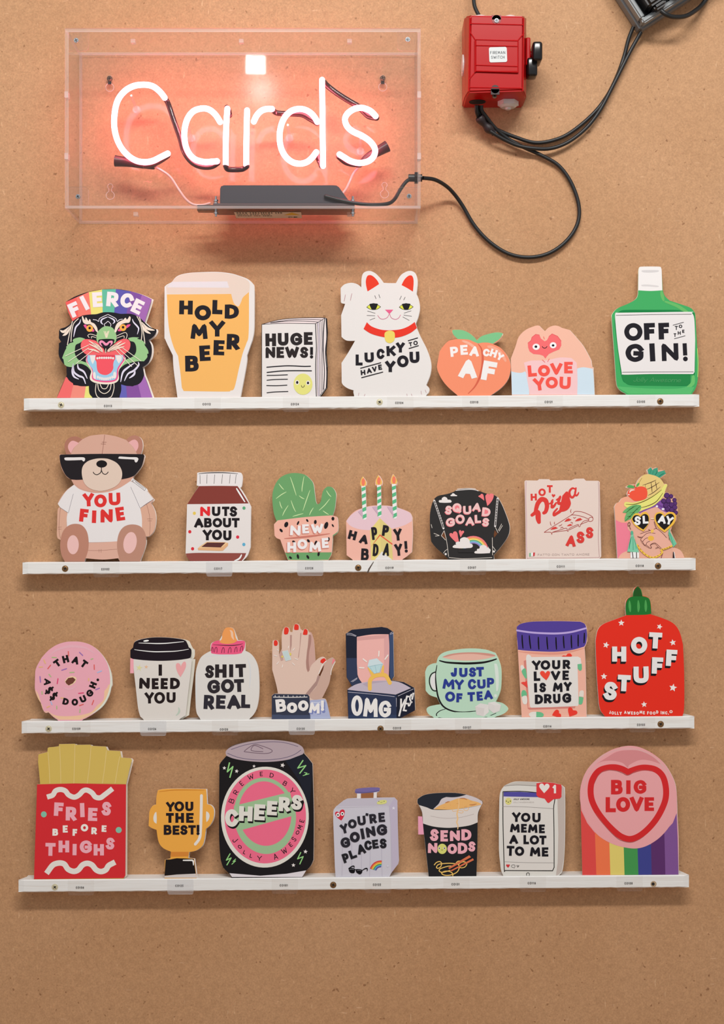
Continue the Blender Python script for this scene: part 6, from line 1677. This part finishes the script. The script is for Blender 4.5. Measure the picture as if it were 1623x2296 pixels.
bm_obj('transformer_plate', bm, pmat('plate_brown', hexlin('#57474a'), .4), NS)
for xx in (484, 791):
    p = Vector(W(xx, 452, .078))
    bm = bmesh.new()
    bm_cyl(bm, (p.x, -.078, bz0 - .006), (p.x, -.078, zb + .016), .0014, .0014, 12)
    for zz in (bz0 - .003, zb + .0056, zb + .0092):
        bm_cyl(bm, (p.x, -.078, zz), (p.x, -.078, zz + .0024), .0029, .0029, 6)
    bm_obj('bolt', bm, STEEL, NS)
# little terminal block
a3, b3 = W(443, 449, .06), W(481, 457, .06)
bm = bmesh.new()
bm_box(bm, (a3[0], -.066, zb), (b3[0], -.052, zb + .0075), .0006)
bm_obj('terminal_block', bm, BLACKP, NS)
# maker's sticker on the underside
sx0, sx1 = W(527, 0, .06)[0], W(676, 0, .06)[0]
V = [(sx0, -.078, bz0 - .0004), (sx1, -.078, bz0 - .0004), (sx1, -.040, bz0 - .0004), (sx0, -.040, bz0 - .0004)]
make_obj('sticker', V, [(0, 1, 2, 3)], [pmat('sticker_paper', hexlin('#d8c3ae'), .6)], None, NS)
V, F, M = [], [], []


def flat_text(t, xa, xb, yc, hh, wt):
    for ch, x, y, w, r in text_layout(t, xa, yc, xb, yc, hh, .2):
        for g in letter_polys(ch, x, y, w, hh, wt, r):
            for poly in g:
                b = len(V)
                # y runs from the back edge (top of the sticker as read from below-front)
                V.extend([(q[0], q[1], bz0 - .0006) for q in poly])
                F.append(tuple(range(b, b + len(poly))))


flat_text('NEON CREATIONS LTD', sx0 + .003, sx0 + .062, -.073, .007, .0014)
flat_text('INPUT 230V 50HZ', sx0 + .003, sx0 + .046, -.063, .0045, .0008)
flat_text('OUTPUT 4KV 25MA', sx0 + .003, sx0 + .048, -.055, .0045, .0008)
flat_text('CE', sx1 - .018, sx1 - .006, -.047, .006, .0012)
make_obj('lettering', V, F, [INKM], None, NS)
cxx = sx1 - .012
V2 = [(cxx - .011, -.060, bz0 - .0006), (cxx + .010, -.060, bz0 - .0006), (cxx, -.076, bz0 - .0006)]
make_obj('warning_triangle', V2, [(0, 1, 2)], [pmat('warn_yellow', hexlin('#d9ac32'), .6)], None, NS)
# mains cable inside the box
cab = crom([W(*p) for p in ((943, 399, .052), (928, 400, .052), (912, 406, .055), (898, 424, .06), (884, 447, .07), (868, 457, .08), (833, 459, .086), (793, 455, .0885), (760, 448, .0885), (730, 440, .0885))], False, 6)
tube('inner_cable', cab, .0024, BLACKR)
bm = bmesh.new()
c3 = Vector(W(936, 399, .052))
bm_cyl(bm, c3 + Vector((-.012, 0, 0)), c3 + Vector((.006, 0, 0)), .005, .005, 12)
bm_cyl(bm, c3 + Vector((-.004, 0, 0)), c3 + Vector((0.001, 0, 0)), .0078, .0078, 6)
bm_obj('cable_gland', bm, BLACKP, NS)

# small square ceiling lamp whose reflection shows in the front panel
pp = Vector(W(573, 145, BD))
dd = (pp - Vector(cam.location)).normalized()
dd.y = -dd.y
q = pp + dd * (1.25 / abs(dd.y))
area('ceiling_spotlight', q, pp, .040, .036, .25, (1, .97, .95))

# ================================================================== red isolator switch, socket box and cables
RED = pmat('red_enamel', hexlin('#b3080c'), .25, spec=.3)
RED.node_tree.nodes['Principled BSDF'].inputs['Coat Weight'].default_value = 0
WPL = pmat('white_plastic', hexlin('#d9d3cf'), .4)
MD, FD = .045, .066
a = W(1041, 37, MD)
b = W(1180, 221, MD)
X_0, X_1, Z_1, Z_0 = a[0], b[0], a[2], b[2]
SW = root('isolator_switch', 'red metal switch box with white sticker on the wall right of the neon sign', 'switch', ((X_0 + X_1) / 2, -.03, Z_0))
bm = bmesh.new()
f = [W(1054, 34, FD), W(1174, 36, FD), W(1173, 203, FD), (W(1050, 207, FD))]
rings = []
rings.append([(X_0, 0, Z_1), (X_1, 0, Z_1), (X_1, 0, Z_0), (X_0, 0, Z_0)])
rings.append([(X_0, -MD, Z_1), (X_1, -MD, Z_1), (X_1, -MD, Z_0), (X_0, -MD, Z_0)])
rings.append([tuple(q) for q in f])
RV = [[bm.verts.new(p) for p in r] for r in rings]
for r1, r2 in zip(RV, RV[1:]):
    for i in range(4):
        bm.faces.new((r1[i], r1[(i + 1) % 4], r2[(i + 1) % 4], r2[i]))
bm.faces.new(RV[0][::-1])
bm.faces.new(RV[-1])
bmesh.ops.bevel(bm, geom=list(bm.edges), offset=.0022, segments=3, affect='EDGES')
bm_obj('switch_box', bm, RED, SW, smooth=True)
bm = bmesh.new()
lo, hi = W(1066, 162, FD), W(1161, 90, FD)
bm_box(bm, (lo[0], -FD - .0022, lo[2]), (hi[0], -FD + .001, hi[2]), .001)
bm_obj('raised_panel', bm, RED, SW)
bm = bmesh.new()
for (x1, y1, x2, y2, d) in ((1053, 53, 1175, 56, FD), (1065, 89, 1161, 92, FD + .002), (1067, 102, 1160, 104, FD + .0022), (1066, 146, 1160, 149, FD + .0022), (1066, 159, 1160, 162, FD + .002), (1050, 196, 1173, 198, FD),
                        (1065, 90, 1065, 162, FD + .0018), (1161, 91, 1161, 163, FD + .0018), (1053, 71, 1065, 89, FD), (1175, 74, 1161, 91, FD), (1065, 162, 1051, 179, FD), (1174, 40, 1172, 205, FD), (1053, 40, 1051, 205, FD)):
    bm_tube(bm, [W(x1, y1, d), W((x1 + x2) / 2, (y1 + y2) / 2, d), W(x2, y2, d)], .0009, 8)
bm_obj('lid_ribs', bm, RED, SW, smooth=True)['kind'] = 'stuff'
# notches with screws
bm = bmesh.new()
p = Vector(W(1113, 44, FD))
bm_cyl(bm, p + Vector((0, .001, 0)), p + Vector((0, -.0004, 0)), .006, .006, 18, 0)
bm_box(bm, p + Vector((-.006, -.0004, 0)), p + Vector((.006, .001, .0058)))
bm_obj('screw_recess', bm, pmat('red_recess', hexlin('#8d0f14'), .4), SW)
screw_head('screw', p + Vector((0, -.0005, -.0015)), .0030, STEEL, SW, .4)
bm = bmesh.new()
p = Vector(W(1110, 207, FD))
bm_cyl(bm, p + Vector((0, .001, .004)), p + Vector((0, -.0005, .004)), .0055, .0055, 18, 0)
bm_box(bm, p + Vector((-.0055, -.0005, -.003)), p + Vector((.0055, .001, .004)))
bm_obj('screw_recess', bm, pmat('dark_recess', hexlin('#2b0d0e'), .5), SW)
p2 = Vector(W(1108, 217, .058))
screw_head('screw', p2 + Vector((0, -.003, 0)), .0032, pmat('dark_screw', hexlin('#6b5142'), .35, .7), SW, .4)
# sticker with its two lines
D_S = FD + .0027
V = []
rr = 4
cs = [(1096 + rr, 106 + rr, 180), (1136 - rr, 105 + rr, 270), (1137 - rr, 139 - rr, 0), (1097 + rr, 140 - rr, 90)]
for cx_, cy_, a0 in cs:
    for t in range(0, 91, 18):
        an = math.radians(a0 + t)
        V.append(W(cx_ + rr * math.cos(an), cy_ + rr * math.sin(an), D_S))
make_obj('sticker', V, [tuple(range(len(V)))], [pmat('sticker_white', hexlin('#d3d6d5'), .45)], None, SW)
V, F = [], []
for t, xa, xb, yc in (('FIREMAN', 1099, 1132.5, 118), ('SWITCH', 1101, 1131, 128.5)):
    for ch, x, y, w, r in text_layout(t, xa, yc, xb, yc - .3, 6.6, .17):
        for g in letter_polys(ch, x, y, w, 6.6, .95, r):
            for poly in g:
                b_ = len(V)
                V += [W(q[0], q[1], D_S + .0001) for q in poly]
                F.append(tuple(range(b_, b_ + len(poly))))
make_obj('lettering', V, F, [pmat('grey_ink', hexlin('#4b5256'), .6)], None, SW)
# glands: two on top, a blank on the left, a hexagon one below, and the open cable hole
for x, w_ in ((1075, 18), (1143, 16)):
    c3 = Vector(W(x, 37, .032))
    r = w_ * S * .98
    bm = bmesh.new()
    bm_cyl(bm, (c3.x, -.032, Z_1), (c3.x, -.032, Z_1 + .0035), r, r * .9, 24)
    bm_cyl(bm, (c3.x, -.032, Z_1 + .0035), (c3.x, -.032, Z_1 + .0055), r * .9, r * .4, 24)
    bm_obj('gland_cap', bm, WPL, SW)
c3 = W(1038, 145, .03)
bm = bmesh.new()
bm_cyl(bm, (X_0 - .0018, -.026, c3[2]), (X_0, -.026, c3[2]), .014, .014, 24)
bm_obj('gland_cap', bm, WPL, SW)
c3 = Vector(W(1139, 235, .032))
bm = bmesh.new()
bm_cyl(bm, (c3.x, -.032, Z_0), (c3.x, -.032, Z_0 - .006), .0138, .0138, 6)
bm_cyl(bm, (c3.x, -.032, Z_0 - .006), (c3.x, -.032, Z_0 - .0085), .012, .009, 24)
bm_cyl(bm, (c3.x, -.032, Z_0 - .0085), (c3.x, -.032, Z_0 - .011), .004, .0035, 16)
bm_obj('hexagonal_gland', bm, WPL, SW)
c3 = Vector(W(1070, 238, .03))
bm = bmesh.new()
bm_cyl(bm, (c3.x, -.030, Z_0 + .001), (c3.x, -.030, Z_0 - .0006), .011, .011, 24)
bm_obj('cable_hole', bm, pmat('hole_black', hexlin('#15110f'), .8), SW)
# rotary handle on the right-hand side
bm = bmesh.new()
a1, a2 = W(1180, 152, .038), W(1187, 90, .038)
bm_box(bm, (X_1 - .001, -.050, a1[2]), (a2[0], -.022, a2[2]), .0015)
bm_obj('handle_boss', bm, RED, SW)
bm = bmesh.new()
zc = W(0, 124, .04)[2]
bm_cyl(bm, (a2[0] - .001, -.038, zc), (W(1193, 0, .04)[0], -.038, zc), .006, .006, 16)
bm_obj('spindle', bm, RED, SW)
bm = bmesh.new()
t1, t2 = W(1192, 141, .05), W(1214, 98, .05)
bm_box(bm, (t1[0], -.062, t1[2]), (t2[0], -.030, t2[2]), .0035, 3)
t1, t2 = W(1180, 173, .045), W(1204, 138, .045)
bm_box(bm, (t1[0], -.052, t1[2]), (t2[0], -.030, t2[2] + .004), .0035, 3)
bm_obj('rotary_handle', bm, pmat('gloss_black', hexlin('#151314'), .18), SW, smooth=True)

# grey socket box in the top right corner, turned on the wall
cx_, cz_ = W(1440, 0, .03)[0], W(0, 58, .03)[2]
ang = math.radians(-33)
u = Vector((math.cos(-ang), 0, math.sin(-ang)))       # along the lower right side
v = Vector((-math.sin(-ang), 0, math.cos(-ang)))      # along the lower left side
O = Vector((cx_, 0, cz_))
SB = root('socket_box', 'grey plastic socket box with a black plug at the top right corner', 'socket', O)
GREY = pmat('grey_plastic', hexlin('#7d8083'), .4)
GREY2 = pmat('grey_plastic_light', hexlin('#8f9496'), .4)


def obox(bm, a0, a1, b0, b1, d0, d1, bev=0, mi=0):
    s0 = len(bm.verts)
    r = bmesh.ops.create_cube(bm, size=1)
    vs = r['verts']
    for w in vs:
        A_ = a0 + (w.co.x + .5) * (a1 - a0)
        B_ = b0 + (w.co.z + .5) * (b1 - b0)
        D_ = d0 + (.5 - w.co.y) * (d1 - d0)
        w.co = O + u * A_ + v * B_ + Vector((0, -D_, 0))
    if bev:
        bmesh.ops.bevel(bm, geom=list({e for w in vs for e in w.link_edges}), offset=bev, segments=3, affect='EDGES')


bm = bmesh.new()
obox(bm, -.002, .150, -.002, .082, 0, .022, .003)
bm_obj('back_box', bm, GREY, SB, smooth=True)
bm = bmesh.new()
obox(bm, 0, .148, 0, .007, .022, .040, .002)
obox(bm, 0, .148, .073, .080, .022, .040, .002)
obox(bm, 0, .007, .007, .073, .022, .040, .002)
obox(bm, .141, .148, .007, .073, .022, .040, .002)
bm_obj('frame', bm, GREY2, SB, smooth=True)
bm = bmesh.new()
obox(bm, .007, .141, .007, .073, .022, .026)
bm_obj('socket_face', bm, pmat('socket_dark', hexlin('#2a2b2e'), .4), SB)
bm = bmesh.new()
obox(bm, .048, .080, .002, .045, .027, .055, .004)
bm_obj('cover_flap', bm, GREY2, SB, smooth=True)
bm = bmesh.new()
obox(bm, .012, .044, .010, .060, .027, .060, .004)
obox(bm, .018, .036, .003, .012, .034, .054, .003)
pl = bm_obj('plug', bm, BLACKP, SB, smooth=True)
tag(pl, 'black mains plug')


def cable(label, pts, r=.0026, name='cable'):
    P3 = crom([W(*p) for p in pts], False, 8)
    bm = bmesh.new()
    bm_tube(bm, P3, r, 12)
    o = bm_obj(name, bm, BLACKR, None, smooth=True)
    tag(o, label, 'cable')
    return o


cable('long black cable looping from the red switch to the neon sign box', ((1079, 236, .032), (1080, 248, .03), (1090, 262, .026), (1108, 285, .018), (1130, 305, .012), (1165, 326, .009), (1215, 349, .007), (1253, 372, .006), (1281, 411, .006), (1297.5, 461, .006), (1294, 503, .006), (1269, 541, .006), (1230, 568, .006),
      (1184, 577, .006), (1138, 568, .006), (1096, 541, .006), (1063, 505, .006), (1038, 463, .008), (1019, 436, .014), (1000, 417, .026), (975, 403, .042), (948, 399, .052)))
cable('upper of two black cables curving from the red switch to the socket box', ((1070, 236, .028), (1073, 250, .026), (1088, 272, .018), (1113, 290, .012), (1154, 307, .008), (1200, 320, .006), (1246, 313, .006), (1284, 294, .006), (1330, 255, .006), (1361, 215, .006), (1384, 169, .006), (1399, 127, .006), (1409, 88, .008), (1420, 60, .010)))
cable('lower of two black cables curving from the red switch to the socket box', ((1068, 236, .034), (1069, 252, .030), (1078, 272, .020), (1102, 296, .020), (1154, 324, .0150), (1200, 333, .0135), (1238, 332, .011), (1276, 317, .010), (1315, 286, .010), (1345.5, 246, .010), (1372, 196, .010), (1395, 150, .010), (1415, 111, .010), (1437, 72, .012)))
cable('short black cable entering the top of the red switch from above', ((1058, -40, .02), (1061, -10, .024), (1064, 14, .028), (1073, 34, .032)))
cable('black cable looping from the plug off the top right corner', ((1482, 24, .045), (1494, 33, .045), (1511, 38, .04), (1537, 36, .03), (1560, 23, .02), (1576, 8, .012), (1590, -16, .01), (1600, -60, .01)), .0030)
bm = bmesh.new()
P3 = crom([W(*p) for p in ((1074, 262, .026), (1084, 276, .022), (1096, 288, .018), (1108, 298, .014))], False, 5)
bm_tube(bm, P3, [.0055 + .0012 * math.sin(i * .8) for i in range(len(P3))], 12)
o = bm_obj('insulating_tape', bm, pmat('tape_black', hexlin('#2a2022'), .5), None, smooth=True)
tag(o, 'wrap of black insulating tape binding the cables below the red switch', 'tape')
